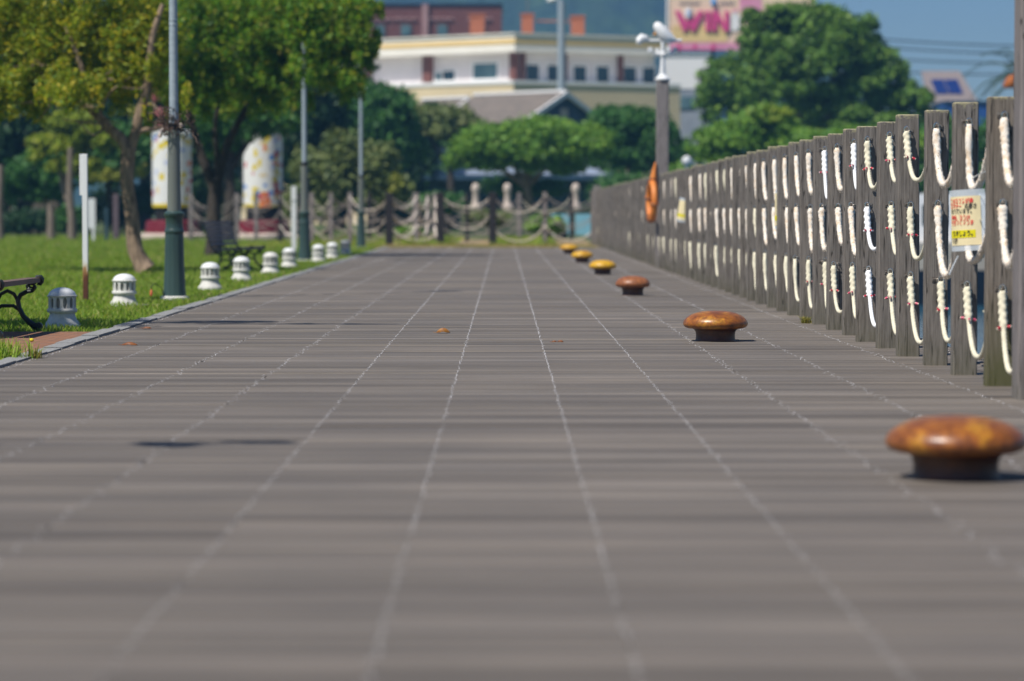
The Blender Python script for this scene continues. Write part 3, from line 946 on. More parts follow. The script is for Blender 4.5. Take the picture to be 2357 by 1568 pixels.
def text_mesh(body, size, name, mat, parent, mtx):
    cu = bpy.data.curves.new(name, "FONT")
    cu.body = body
    cu.size = size
    cu.offset = 0.0007
    to = bpy.data.objects.new(name, cu)
    C.objects.link(to)
    dg = bpy.context.evaluated_depsgraph_get()
    me = bpy.data.meshes.new_from_object(to.evaluated_get(dg))
    bpy.data.objects.remove(to)
    bpy.data.curves.remove(cu)
    me.transform(mtx)
    me.materials.clear()
    me.materials.append(mat)
    return link(name, me, parent)


def notice(label, loc, rz, ry=0.0, w=0.21, h=0.30, text=True):
    t = thing("paper_notice", label, "notice", loc)
    t.rotation_euler = (0, ry, rz)

    def bend(u):   # the sheet curls back at its sides
        return 0.035 * ((u - 0.5) * 2) ** 2
    mb = MB()
    NU = 14

    def sheet(u0, u1, z0, z1, off, thick, mi=0):
        vs, fs = [], []
        for j in range(NU + 1):
            u = u0 + (u1 - u0) * j / NU
            for z in (z0, z1):
                vs.append(((u - 0.5) * w, bend(u) - off, z))
                vs.append(((u - 0.5) * w, bend(u) - off + thick, z))
        for j in range(NU):
            a = j * 4
            fs += [(a, a + 4, a + 6, a + 2), (a + 1, a + 3, a + 7, a + 5), (a, a + 1, a + 5, a + 4), (a + 2, a + 6, a + 7, a + 3)]
        fs += [(0, 2, 3, 1), (NU * 4, NU * 4 + 1, NU * 4 + 3, NU * 4 + 2)]
        mb.add(vs, fs, mi)
    sheet(0, 1, -h, 0, 0.0, 0.001)
    mb.build("paper", M["paper"], t)
    mb = MB()
    sheet(-0.06, 1.10, -h - 0.03, 0.035, -0.002, 0.0008)
    mb.build("plastic_sleeve", M["plastic"], t)
    mb = MB()
    sheet(0.0, 0.86, -h * 0.845, -h * 0.69, 0.0015, 0.001)
    mb.build("yellow_band", M["ink_yellow"], t)
    if text:
        for body, col, fz, fu in NOTICE:
            mt = Matrix.Translation((-w / 2 + 0.006 + fu * w, -0.0034 + bend(0.45) * 0, -h + fz * h)) @ Matrix.Rotation(R(90), 4, "X") @ Matrix.Diagonal((0.80, 1.15, 1, 1))
            tm = text_mesh(body, 0.0265 if fz != 0.195 else 0.03, "lettering", M["ink_red"] if col == "r" else M["ink_black"], t, mt)
            for v in tm.data.vertices:
                v.co.y += bend(v.co.x / w + 0.5)
    return t


nz_ = 15.95
p_tl = W(2181, 445, nz_)
notice("cream paper notice with red and black Japanese text in a clear sleeve", (W(2212, 452, nz_).x + 0.004, nz_, W(2212, 452, nz_).z), R(-40), R(-3), 0.185, 0.262)
mbs = MB()
for pa, pb in (((2236, 412, 16.4), (2268, 395, 15.6)), ((2238, 440, 16.4), (2272, 462, 15.55)), ((2205, 590, 16.3), (2185, 632, 16.0)), ((2240, 513, 16.4), (2262, 505, 15.7))):
    A, B_ = W(*pa), W(*pb)
    mbs.tube([A, (A + B_) / 2 + Vector((0, 0, 0.004)), B_], 0.004, 5)
tag(mbs.build("notice_strap", M["plastic"]), "clear plastic straps tying the nearest cream notice to its ropes", "strap")
q = W(1787, 445, 27.6)
notice("pale notice turned almost edge-on beside a white rope, halfway down the fence", (q.x, 27.6, q.z), R(-72), 0.0, 0.21, 0.30, False)
q = W(1572, 462, 41.6)
notice("small curled notice with a yellow foot, farthest of the notices on the fence", (q.x, 41.6, q.z), R(-38), R(10), 0.16, 0.27, False)


# ------------------------------------------------------------------ mooring bollards
def bollard(label, x, d, kind, sx=1.0, base=None):
    t = thing("mooring_bollard", label, "bollard", (x, d, 0), rf.uniform(0, 6), "row of mushroom shaped mooring bollards")
    mb = MB()
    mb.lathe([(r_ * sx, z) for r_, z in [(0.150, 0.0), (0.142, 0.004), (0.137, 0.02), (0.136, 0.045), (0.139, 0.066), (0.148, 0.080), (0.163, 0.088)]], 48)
    mb.build("stem", M[base or "rust_shaded"], t)
    mb = MB()
    prof = [(0.160, 0.0875), (0.19, 0.090), (0.213, 0.098), (0.2245, 0.112), (0.2265, 0.126), (0.221, 0.143), (0.207, 0.160), (0.183, 0.178), (0.15, 0.193), (0.11, 0.204), (0.06, 0.210), (0.0, 0.212)]
    mb.lathe([(r_ * sx, z) for r_, z in prof], 64)
    mb.build("cap", M[kind], t, angle=60)
    return t


bollard("glossy brown rusted mooring bollard, the nearest and largest, blurred", 1.528, 9.93 + 0.14, "rust", 1.05)
bollard("sharp brown rusted mooring bollard with orange patches and a white drip", 1.473, 20.65 + 0.14, "rust", 0.995)
bollard("evenly brown bollard between the sharp rusted one and the yellow ones", 1.387, 32.06 + 0.12, "rust_plain", 0.825, "rust_shaded")
bollard("bright yellow bollard next behind the even brown one", 1.415, 42.7 + 0.12, "yellow", 0.86)
bollard("yellow bollard in the middle of the three yellow ones", 1.388, 52.9 + 0.12, "yellow", 0.86)
bollard("farthest yellow bollard near the end of the boards", 1.395, 64.0, "yellow", 0.87)
# the white drip on the sharp one
mb = MB()
for (x0, z0, x1, z1) in ((-0.002, 0.155, 0.004, 0.135), (0.002, 0.098, 0.003, 0.086)):
    pass


# ------------------------------------------------------------------ garden lanterns
def lantern(x, d, label, stone="pale_concrete", body="lantern_stone", cap="lantern_cap", lens="lens_pale", rz=0.0, s=1.0):
    t = thing("garden_lantern", label, "garden lantern", (x, d, -0.03), rz, "small white stone lanterns along the lawn edge")
    t.scale = (s, s, s)
    rr = random.Random(int(d * 10))
    ph = rr.uniform(0, 6)
    mb = MB()
    mb.lathe([(0.140, 0.0), (0.142, 0.03), (0.136, 0.045), (0.115, 0.075), (0.102, 0.105), (0.098, 0.128), (0.096, 0.132)], 40, wob=lambda a, z: 1 + 0.025 * math.sin(5 * a + ph) * (1 if z < 0.05 else 0.4) + 0.012 * math.sin(13 * a))
    mb.build("base", M[stone], t)
    mb = MB()
    mb.lathe([(0.096, 0.130), (0.112, 0.134), (0.119, 0.144), (0.119, 0.156), (0.114, 0.165), (0.106, 0.167)], 40)
    NP = 12
    for k_ in range(NP):   # pillars, wider at top and bottom: arched openings between them
        a = 2 * math.pi * k_ / NP
        c, s_ = math.cos(a), math.sin(a)
        prof = [(0.024, 0.166), (0.013, 0.185), (0.012, 0.225), (0.015, 0.242), (0.024, 0.253), (0.030, 0.258)]
        vs, fs = [], []
        for hw, z in prof:
            for ro, sgn in ((0.108, -1), (0.108, 1), (0.096, 1), (0.096, -1)):
                ww = hw * (ro / 0.108) * sgn
                vs.append((c * ro - s_ * ww, s_ * ro + c * ww, z))
        for j in range(len(prof) - 1):
            for q in range(4):
                r2 = (q + 1) % 4
                fs.append((j * 4 + q, j * 4 + r2, j * 4 + 4 + r2, j * 4 + 4 + q))
        mb.add(vs, fs)
    mb.lathe([(0.100, 0.254), (0.109, 0.256), (0.117, 0.261), (0.118, 0.268), (0.112, 0.273), (0.100, 0.274)], 40)
    mb.build("cage", M[body], t)
    mb = MB(); mb.lathe([(0.088, 0.16), (0.088, 0.262)], 32); mb.build("lens", M[lens], t)
    mb = MB()
    mb.lathe([(0.108, 0.2735), (0.107, 0.281), (0.097, 0.298), (0.078, 0.314), (0.052, 0.326), (0.022, 0.332), (0.0, 0.333)], 40)
    cp = mb.build("cap", M[cap], t, angle=60)
    return t


LANT = [(143, 750, "shade-toned stone lantern with a white dome, beside the nearest bench", ("lantern_stone", "lantern_shaded", "lantern_cap", "lens_pale")),
        (286, 702, "white stone lantern with a flat slab at its foot, between rusty signpost and lamp post", None),
        (484, 662, "white stone lantern first behind the green lamp post, before the far bench", None),
        (556, 642, "white stone lantern at the front leg of the far bench", None),
        (623, 627, "shade-toned stone lantern just past the far bench", ("lantern_shaded", "lantern_shaded", "lantern_shaded", "lens")),
        (666, 612, "white stone lantern right in front of the second lamp post", None),
        (733, 600, "white stone lantern just behind the second lamp post", None),
        (765, 593, "white stone lantern close beside another one beyond the second lamp post", None),
        (795, 584, "small shade-toned lantern, farthest one by the third lamp post", ("lantern_shaded", "lantern_shaded", "lantern_shaded", "lens"))]
for px, py, lab, mats in LANT:
    p = W(px, py, 10)
    d = CAM_H * FPX / (py - 487) + 0.12
    x = (px - 1160) / FPX * d
    lantern(x, d, lab, *(mats or ()), rz=px * 0.7, s=1.0)
mb = MB(); mb.box(-0.12, 0.12, -0.09, 0.09, 0, 0.03)
sl = mb.build("paving_slab", M["concrete"], None, (-3.45, 28.75, -0.02)); sl.rotation_euler = (0, 0.02, 0.2)
tag(sl, "flat grey slab lying in the grass at the foot of the second lantern", "slab")


# ------------------------------------------------------------------ lamp posts
def lamp_post(label, x, d, tangle=False, H=5.2):
    t = thing("street_lamp", label, "street lamp", (x, d, -0.03), 0, "green and grey lamp posts along the lawn")
    flute = lambda a, z: 1 + 0.035 * abs(math.cos(6 * a)) if z > 0.0 else 1
    mb = MB(); mb.lathe([(0.15, 0), (0.148, 0.035), (0.13, 0.05)], 20, wob=lambda a, z: 1 + 0.05 * math.sin(4 * a)); mb.build("footing", M["pale_concrete"], t)
    mb = MB()
    mb.lathe([(0.120, 0.045), (0.112, 0.10), (0.100, 0.40), (0.094, 0.70)], 48, wob=flute)
    mb.lathe([(0.094, 0.70), (0.102, 0.712), (0.102, 0.735), (0.094, 0.75), (0.091, 0.76), (0.091, 0.865), (0.10, 0.88), (0.107, 0.895), (0.107, 0.915), (0.09, 0.93), (0.075, 0.94)], 40)
    mb.build("pedestal", M["lamp_base"], t)
    mb = MB(); mb.lathe([(0.073, 0.935), (0.069, 1.2), (0.064, 1.79)], 32); mb.build("shaft", M["lamp_shaft"], t)
    mb = MB(); mb.lathe([(0.066, 1.785), (0.070, 1.79), (0.070, 1.845), (0.05, 1.85)], 24); mb.build("joint_band", M["black"], t)
    mb = MB(); mb.lathe([(0.047, 1.84), (0.044, 2.6), (0.042, 3.3), (0.040, H)], 28)
    for z in (2.1, 2.16, 2.88, 2.93):
        mb.lathe([(0.0455, z - 0.006), (0.048, z), (0.0455, z + 0.006)], 24)
    mb.build("upper_shaft", M["lamp_upper"], t)
    mb = MB()
    mb.lathe([(0.06, H - 0.01), (0.10, H + 0.03), (0.14, H + 0.12), (0.16, H + 0.34), (0.12, H + 0.4)], 20)
    mb.build("lantern_glass", M["plastic"], t)
    mb = MB(); mb.lathe([(0.20, H + 0.395), (0.18, H + 0.44), (0.08, H + 0.54), (0.02, H + 0.6)], 20); mb.build("lantern_roof", M["lamp_base"], t)
    if tangle:
        rr = random.Random(4)
        mb = MB()
        for k_ in range(52):
            P = Vector((rr.gauss(0, 0.10), rr.gauss(0, 0.07), 1.84 + rr.gauss(0, 0.07)))
            pts = [P.copy()]
            v = Vector((rr.gauss(0, 1), rr.gauss(0, 1), rr.gauss(0.1, 0.7))).normalized()
            for j in range(9):
                v = (v + Vector((rr.gauss(0, 0.5), rr.gauss(0, 0.5), rr.gauss(0, 0.5))) - (P - Vector((0, 0, 1.84))) * 1.1).normalized()
                P = P + v * 0.035
                pts.append(P.copy())
            mb.tube(pts, rr.uniform(0.003, 0.006), 5)
        mb.build("dry_vine", M["vine"], t)
        mb = MB()
        for k_ in range(3):
            mb.lathe([(0.0, 0), (0.018, 0.01), (0.022, 0.03), (0.012, 0.05), (0, 0.055)], 10, (0.08, -0.11, -0.14)[k_], -0.05, 1.80 - 0.05 * k_)
        mb.build("seed_pod", M["stone"], t)
    return t


lamp_post("nearest green lamp post with a dry vine tangled round its black joint", -3.452, 31.3, True)
lamp_post("second lamp post, standing among the white lanterns", -3.69, 55.3)
lamp_post("third lamp post at the far end of the lawn edge", -3.60, 75.3)

# little orange cap hanging on a wire beside the first lamp post
t = thing("cable_marker", "tiny orange plastic marker on a bent wire beside the nearest lamp post", "marker", (-3.66, 31.0, -0.03))
mb = MB(); mb.tube([(0.13, 0.1, 0.02), (0.10, 0.05, 0.14), (0.04, 0, 0.19), (0.0, 0, 0.16), (-0.005, 0, 0.12)], 0.004, 6); mb.build("wire", M["black"], t)
mb = MB(); mb.lathe([(0.0, 0.055), (0.012, 0.06), (0.016, 0.08), (0.014, 0.10), (0.006, 0.125), (0, 0.128)], 12); mb.build("cap", M["orange_plastic"], t)

# ------------------------------------------------------------------ signposts
t = thing("signpost", "white square signpost with a rusted brown foot and an edge-on plate", "signpost", (-4.285, 30.6, -0.03))
mb = MB(); mb.cpost(0.053, 0.053, 0, 1.52, 0.003); mb.build("post", M["rusty_white"], t)
mb = MB(); mb.box(-0.055, -0.0275, -0.02, 0.40, 1.10, 1.52); mb.build("plate", M["white_paint"], t, smooth=False)
mb = MB()
for z in (1.2, 1.43):
    mb.tube([(-0.0275, 0.0, z), (-0.0262, 0.0, z)], 0.012, 8)
t = thing("signpost", "small white board on a pale leg in the grass by the leaning tree", "signpost", ((212 - 1160) / FPX * 92, 92, -0.03))
mb = MB(); mb.cpost(0.075, 0.075, 0, 0.62, 0.003, 0.055); mb.build("post", M["white_paint"], t)
mb = MB(); mb.box(-0.115, 0.115, -0.04, -0.02, 0.42, 1.34); mb.build("plate", M["white_paint"], t, smooth=False)
t = thing("signpost", "slim white post just before the second lamp post", "signpost", ((677 - 1160) / FPX * 71, 71, -0.03))
mb = MB(); mb.cpost(0.115, 0.09, 0, 1.5, 0.004); mb.build("post", M["white_paint"], t)
mb = MB(); mb.box(-0.06, 0.06, -0.06, -0.046, 1.2, 1.54); mb.build("plate", M["white_paint"], t, smooth=False)
mb = MB(); mb.cpost(0.10, 0.10, 0, 1.05, 0.01); tag(mb.build("marker_post", M["teal_dark"], None, ((246 - 1160) / FPX * 94, 94, -0.03)), "slim dark teal post behind the rusted white signpost", "post")
mb = MB(); mb.cpost(0.17, 0.15, 0, 1.5, 0.01); tag(mb.build("marker_post", simple("mauve_brown_post", (0.14, 0.10, 0.12), None, 6), None, ((268 - 1160) / FPX * 96, 96, -0.03)), "thick mauve brown post behind the leaning tree's trunk", "post")


# ------------------------------------------------------------------ benches
def bench(label, x, y, rz, L, frames, iron, slat, group="iron and timber benches facing the boards", sc_=1.0):
    t = thing("park_bench", label, "bench", (x, y, 0), rz, group)
    t.scale = (sc_, sc_, sc_)
    fl = [(-.03, .022), (-.06, .03), (-.10, .062), (-.145, .105), (-.175, .165), (-.186, .226), (-.165, .268), (-.115, .295), (-.075, .30), (-.052, .325), (-.068, .352), (-.10, .352), (-.118, .335), (-.11, .315), (-.092, .318)]
    for fy in frames:
        mb = MB()
        for mirror in (False, True):
            P = [((-0.53 - a) if mirror else a, fy, z) for a, z in fl]
            rad = [0.030, 0.026, 0.022, 0.020, 0.019, 0.019, 0.018, 0.017, 0.016, 0.014, 0.013, 0.012, 0.011, 0.012, 0.014]
            mb.tube(P, rad, 8)
            fx = -0.53 + 0.03 if mirror else -0.03
            mb.tube([(fx, fy - 0.02, 0.028), (fx, fy + 0.02, 0.028)], 0.033, 12)
        mb.tube([(-.17, fy, .15), (-.22, fy, .185), (-.31, fy, .185), (-.36, fy, .15)], 0.014, 8)
        mb.tube([(-.184, fy, .22), (-.215, fy, .275), (-.265, fy, .30), (-.315, fy, .275), (-.346, fy, .22)], 0.014, 8)
        # seat rail with a turned-down nose, running up into the back
        mb.tube([(-0.035, fy, .355), (-0.012, fy, .352), (0.0, fy, .368), (0.004, fy, .392), (-0.006, fy, .409), (-0.04, fy, .409), (-0.06, fy, .372), (-0.25, fy, .358), (-0.46, fy, .36), (-0.53, fy, .43), (-0.585, fy, .60), (-0.65, fy, .84), (-0.69, fy, .87)], [0.012, 0.014, 0.014, 0.014, 0.013, 0.012, 0.014, 0.015, 0.016, 0.017, 0.016, 0.014, 0.01], 8)
        # small scroll under the seat nose
        cc = [(-0.075 + 0.028 * math.cos(q), fy - 0.012, 0.352 + 0.028 * math.sin(q)) for q in [k_ * 0.6 for k_ in range(11)]]
        mb.tube(cc, 0.008, 6)
        mb.build("end_frame", M[iron], t)
    y0, y1 = -L / 2, L / 2
    mb = MB()
    for k_ in range(5):
        xx = -0.098 - 0.092 * k_
        z = 0.40 - 0.004 * k_ - (0.012 if k_ in (1, 2, 3) else 0)
        w_ = 0.076 if k_ else 0.088
        mb.box(xx - w_ / 2 + (0.025 if k_ == 0 else 0), xx + w_ / 2 + (0.045 if k_ == 0 else 0), y0, y1, z - 0.036, z)
    mb.build("seat", M[slat], t, smooth=False)
    mb = MB()
    for k_ in range(6):
        f_ = k_ / 5
        xx, z = -0.535 - 0.115 * f_, 0.46 + 0.37 * f_
        mb.obox((xx, 0), (0, 1), (1, 0.0), y0, y1, 0.0, 0.026, z - 0.027, z + 0.027)
    mb.build("backrest", M[slat], t, smooth=False)
    return t


bench("dark iron bench with a brown timber seat cut off by the picture's edge", -3.535, 21.95, R(-1.5), 1.62, (-0.78, 0.78), "iron", "slat")
bench("dark green iron bench with a high slatted back beyond the nearest lamp post", -3.93, 46.7, R(-9), 1.9, (-0.9, 0.0, 0.9), "iron_green", "slat_grey", sc_=0.88)

# ------------------------------------------------------------------ fallen leaves, fruit
def dead_leaf(label, px, py, w, h, mat="leaf_dead", sd=0):
    d = CAM_H * FPX / (py - 487)
    x = (px - 1160) / FPX * d
    rr = random.Random(sd)
    mb = MB()
    n = 10
    vs, fs = [], []
    for j in range(n + 1):
        u = j / n
        hw = 0.5 * w * 0.55 * math.sin(math.pi * min(1, u * 0.96 + 0.03)) ** 0.8
        z = h * math.sin(math.pi * u) ** 0.8 + rr.uniform(0, 0.002)
        for s_ in (-1, 0, 1):
            vs.append(((u - 0.5) * w, s_ * hw, max(0.002, z - (0.75 * h * abs(s_) if s_ else 0)) + 0.002))
    for j in range(n):
        for q in range(2):
            a = j * 3 + q
            fs.append((a, a + 3, a + 4, a + 1))
    mb.add(vs, fs)
    mb.tube([(-w * 0.5, 0, 0.006), (-w * 0.62, 0.004, 0.005), (-w * 0.72, 0.012, 0.008)], 0.0014, 5)
    o = mb.build("dead_leaf", M[mat], None, (x, d, 0.003))
    o.rotation_euler = (0, 0, rr.uniform(-0.3, 0.3))
    o.modifiers.new("thickness", "SOLIDIFY").thickness = 0.0012
    return tag(o, label, "dead leaf")


M["leaf_ochre"] = simple("ochre_dead_leaf", (0.40, 0.17, 0.02), (0.20, 0.07, 0.012), 40, 0.6)
dead_leaf("curled ochre dead leaf alone in the middle of the boards", 1020, 767, 0.105, 0.036, "leaf_ochre", 1)
dead_leaf("brown dead leaf lying flat on the boards near the brick path", 298, 796, 0.115, 0.022, "leaf_dead", 2)
dead_leaf("small brown dead leaf on the boards close to the kerb", 338, 757, 0.075, 0.014, "leaf_dead", 3)
dead_leaf("tiny red-brown leaf touching its twin on the boards, the one nearer the lawn", 1275, 789, 0.040, 0.012, "leaf_dead", 4)
dead_leaf("tiny red-brown leaf touching its twin on the boards, the one nearer the fence", 1290, 789, 0.046, 0.015, "leaf_dead", 5)
p = W(72, 786, 20.7)
mb = MB(); mb.lathe([(0, 0), (0.012, 0.003), (0.017, 0.010), (0.016, 0.017), (0.009, 0.023), (0, 0.025)], 16)
tag(mb.build("fruit", M["fruit"], None, ((72 - 1160) / FPX * 20.7, 20.7, 0.0)), "small bright yellow fruit lying on the brick path", "fruit")


# ------------------------------------------------------------------ trees
def leaf_cloud(clumps, n, size, rg, sub=26, sub_r=0.32, up=0.35, droop=0.0, aspect=0.5, shell=0.55):
    """leaf quads in sub-clumps spread through ellipsoids (centre, radii)"""
    cs = np.array([c for c, r in clumps], float)
    rs = np.array([r if hasattr(r, "__len__") else (r, r, r) for c, r in clumps], float)
    wts = (rs[:, 0] * rs[:, 1] * rs[:, 2]) ** (2 / 3)
    wts /= wts.sum()
    out = []
    for c, r, w_ in zip(cs, rs, wts):
        k_ = max(40, int(n * w_))
        ns = max(4, int(sub * (0.6 + w_ * len(cs) * 0.4)))
        dirs = rg.normal(size=(ns, 3))
        dirs /= np.linalg.norm(dirs, axis=1)[:, None]
        dirs[:, 2] = np.where(dirs[:, 2] < -0.55, -dirs[:, 2], dirs[:, 2])
        rad = shell + (1 - shell) * rg.random(ns) ** 0.6
        sc_ = dirs * rad[:, None]
        sr = sub_r * rg.uniform(0.55, 1.25, ns)
        pick = rg.integers(0, ns, k_)
        off = rg.normal(size=(k_, 3))
        off /= np.linalg.norm(off, axis=1)[:, None]
        off *= (rg.random(k_) ** 0.45)[:, None]
        P = c + (sc_[pick] + off * sr[pick][:, None]) * r
        P[:, 2] -= droop * rg.random(k_)
        nrm = rg.normal(size=(k_, 3)) + np.array([0, 0, up]) + off * 0.8
        nrm /= np.linalg.norm(nrm, axis=1)[:, None]
        a = rg.normal(size=(k_, 3))
        a -= nrm * (a * nrm).sum(1)[:, None]
        a /= np.linalg.norm(a, axis=1)[:, None]
        b_ = np.cross(nrm, a)
        s_ = size * rg.uniform(0.6, 1.35, k_)[:, None]
        v = np.zeros((k_, 4, 3))
        v[:, 0] = P - a * s_
        v[:, 1] = P + b_ * s_ * aspect + a * s_ * 0.1
        v[:, 2] = P + a * s_
        v[:, 3] = P - b_ * s_ * aspect + a * s_ * 0.1
        out.append(v)
    return np.concatenate(out)


def tree(name, label, cat, base, limbs, clumps, n, size, leafmat, bark, group=None, seed=0, extra=None, **kw):
    """limbs: lists of (point, radius); clumps: (centre, radii); all in world space"""
    base = Vector(base)
    t = thing(name, label, cat, base, 0, group)
    if limbs:
        mb = MB()
        for lb in limbs:
            pts = [Vector(p) - base for p, r in lb]
            rads = [r for p, r in lb]
            # smooth the limb
            P, Q = [], []
            for j in range(len(pts) - 1):
                p0, p1, p2, p3 = pts[max(0, j - 1)], pts[j], pts[j + 1], pts[min(len(pts) - 1, j + 2)]
                for s_ in (0, 0.25, 0.5, 0.75):
                    P.append(0.5 * ((2 * p1) + (p2 - p0) * s_ + (2 * p0 - 5 * p1 + 4 * p2 - p3) * s_ ** 2 + (3 * p1 - p0 - 3 * p2 + p3) * s_ ** 3))
                    Q.append(rads[j] * (1 - s_) + rads[j + 1] * s_)
            P.append(pts[-1]); Q.append(rads[-1])
            mb.tube(P, Q, 10, fn=lambda a, i: 1 + 0.08 * math.sin(3 * a + i * 0.7) + 0.05 * math.sin(7 * a - i))
        mb.build("trunk", M[bark], t, angle=80)
    rg = np.random.default_rng(seed + 100)
    v = leaf_cloud([(Vector(c) - base, r) for c, r in clumps], n, size, rg, **kw)
    array_mesh("crown", v, 4, M[leafmat], t)
    if extra:
        for mat2, cl2, n2, nm in extra:
            v = leaf_cloud([(Vector(c) - base, r) for c, r in cl2], n2, size, rg, **kw)
            array_mesh(nm, v, 4, M[mat2], t)
    return t


def CL(px, py, d, rx, ry, rz_d=None):
    """clump at picture position with radii given in picture pixels"""
    k_ = d / FPX
    return (W(px, py, d), (rx * k_, (rz_d if rz_d else rx * k_), ry * k_))


# 1: the leaning tree on the lawn, yellow-green canopy
D = 44.6
def L(px, py, r, d=D):
    return (W(px, py, d), r)
limbs = [[L(335, 622, .17), L(322, 600, .13), L(310, 560, .115), L(300, 480, .10), L(293, 400, .105), L(296, 340, .11)],
         [L(293, 345, .095), L(280, 322, .085), L(245, 288, .075), L(212, 255, .066), L(185, 235, .055), L(150, 215, .045), L(110, 185, .035), L(60, 150, .02)],
         [L(300, 345, .075), L(312, 300, .075), L(325, 250, .07), L(338, 200, .065), L(345, 140, .06), L(352, 80, .05), L(375, 10, .035)],
         [L(208, 252, .05), L(200, 215, .05), L(195, 180, .042), L(175, 120, .035), L(150, 60, .02)],
         [L(306, 318, .04), L(330, 300, .04), L(358, 298, .032), L(375, 290, .02)],
         [L(160, 222, .025), L(110, 235, .022), L(60, 236, .016), L(20, 240, .01)],
         [L(230, 270, .02), L(240, 235, .018), L(262, 205, .014), L(320, 165, .012)],
         [L(130, 200, .02), L(120, 230, .018), L(100, 265, .01), L(88, 275, .008)],
         [L(60, 150, .02), L(30, 180, .016), L(-10, 215, .01)]]
rt_ = random.Random(31)
for q in range(22):
    x0_, y0_ = rt_.choice(((245, 288), (212, 255), (185, 235), (150, 215), (110, 185), (325, 250), (338, 200), (195, 180), (110, 235), (60, 150)))
    dx_, dy_ = rt_.gauss(0, 40), rt_.uniform(-20, 45)
    bx_, by_ = rt_.gauss(0, 12), rt_.gauss(0, 12)
    limbs.append([L(x0_, y0_, .018), L(x0_ + dx_ * .5 + bx_, y0_ + dy_ * .4 + by_, .013, D - .1), L(x0_ + dx_, y0_ + dy_, .007, D - .2)])
cl = [CL(30, 60, D + .5, 130, 120, .8), CL(130, 80, D + .5, 120, 100, .8), CL(240, 70, D + .5, 120, 110, .8), CL(30, 175, D + .3, 70, 50, .6), CL(100, 160, D + .3, 80, 50, .6), CL(225, 165, D + .5, 70, 55, .6),
      CL(330, 60, D + .6, 100, 110, .8), CL(-70, 60, D + .6, 150, 140, 1.0), CL(330, 160, D + .6, 60, 60, .8), CL(160, 195, D - .5, 60, 40, .6),
      CL(60, -60, D + .6, 170, 50, .8), CL(260, -60, D + .6, 150, 50, .8), CL(-120, -20, D + .6, 120, 80, .8)]
rs_ = random.Random(77)
for q in range(46):
    px_ = rs_.uniform(-20, 350)
    cl.append(CL(px_, (200 if px_ < 110 else 178) + rs_.gauss(0, 24) - 0.03 * px_, D + 0.1 + rs_.uniform(-0.6, 0.8), rs_.uniform(9, 24), rs_.uniform(16, 36), rs_.uniform(0.1, 0.25)))
for q in range(10):
    cl.append(CL(rs_.uniform(335, 440), 215 + rs_.gauss(0, 30), D + rs_.uniform(0, 1.5), rs_.uniform(8, 18), rs_.uniform(14, 30), 0.2))
tree("lawn_tree", "leaning forked tree on the lawn with a yellow-green canopy, nearest of the trees", "tree", W(335, 622, D), limbs, cl, 56000, 0.047, "f_yellowgreen", "bark", None, 1, sub=46, sub_r=0.24, droop=0.3, aspect=0.34, shell=0.3, up=0.15)

# 2: deep green tree whose canopy hangs over the boards' edge
D = 62.0
limbs = [[L(492, 588, .20, D), L(492, 540, .16, D), L(493, 480, .14, D), L(496, 420, .13, D)],
         [L(494, 440, .11, D), L(475, 390, .10, D), L(455, 330, .085, D), L(430, 250, .07, D), L(400, 150, .05, D)],
         [L(498, 430, .11, D), L(512, 370, .095, D), L(535, 310, .08, D), L(580, 230, .07, D), L(660, 140, .05, D), L(760, 60, .03, D)],
         [L(497, 420, .07, D), L(500, 360, .06, D), L(496, 290, .05, D), L(510, 200, .04, D)]]
D2 = 60.0
cl = [CL(450, 60, D2, 110, 110, 1.10), CL(560, 60, D2, 120, 110, 1.10), CL(670, 60, D2, 110, 110, 1.10), CL(770, 50, D2, 80, 95, 0.98), CL(420, 165, D2, 70, 60, 0.75), CL(500, 175, D2 + 1, 90, 55, 0.90), CL(600, 165, D2, 90, 60, 0.90), CL(700, 155, D2, 80, 55, 0.75), CL(775, 130, D2, 65, 60, 0.68), CL(815, 70, D2 - .4, 48, 70, 0.52),
      CL(825, 120, D2 - .4, 22, 30, .5), CL(810, 175, D2 - .4, 36, 22, .5), CL(845, 100, D2 - .4, 20, 22, .3), CL(848, 8, D2 - .4, 22, 20, .4), CL(700, 150, 54, 45, 45, .3), CL(715, 90, 54, 40, 50, .3), CL(690, 60, 54, 40, 50, .3), CL(700, 15, 54, 38, 40, .3), CL(520, -60, D2 + 1, 200, 40, 0.90), CL(480, 225, D + 2, 70, 50, 0.90), CL(590, 225, D + 2, 80, 45, 0.90)]
for q in range(44):
    px_ = rs_.uniform(390, 820)
    cl.append(CL(px_, 205 - 0.05 * (px_ - 400) + rs_.gauss(0, 20), D2 + rs_.uniform(-0.6, 2.0), rs_.uniform(10, 26), rs_.uniform(14, 32), rs_.uniform(0.1, 0.25)))
for q in range(26):
    cl.append(CL(rs_.uniform(800, 878), rs_.uniform(-5, 185), D2 - .4, rs_.uniform(7, 15), rs_.uniform(8, 20), 0.15))
tree("canopy_tree", "big deep green tree whose canopy overhangs the second lamp post", "tree", W(492, 588, D), limbs, cl, 66000, 0.060, "f_green", "bark_dark", None, 2, sub=46, sub_r=0.23, droop=0.25, aspect=0.38, shell=0.3, up=0.15)

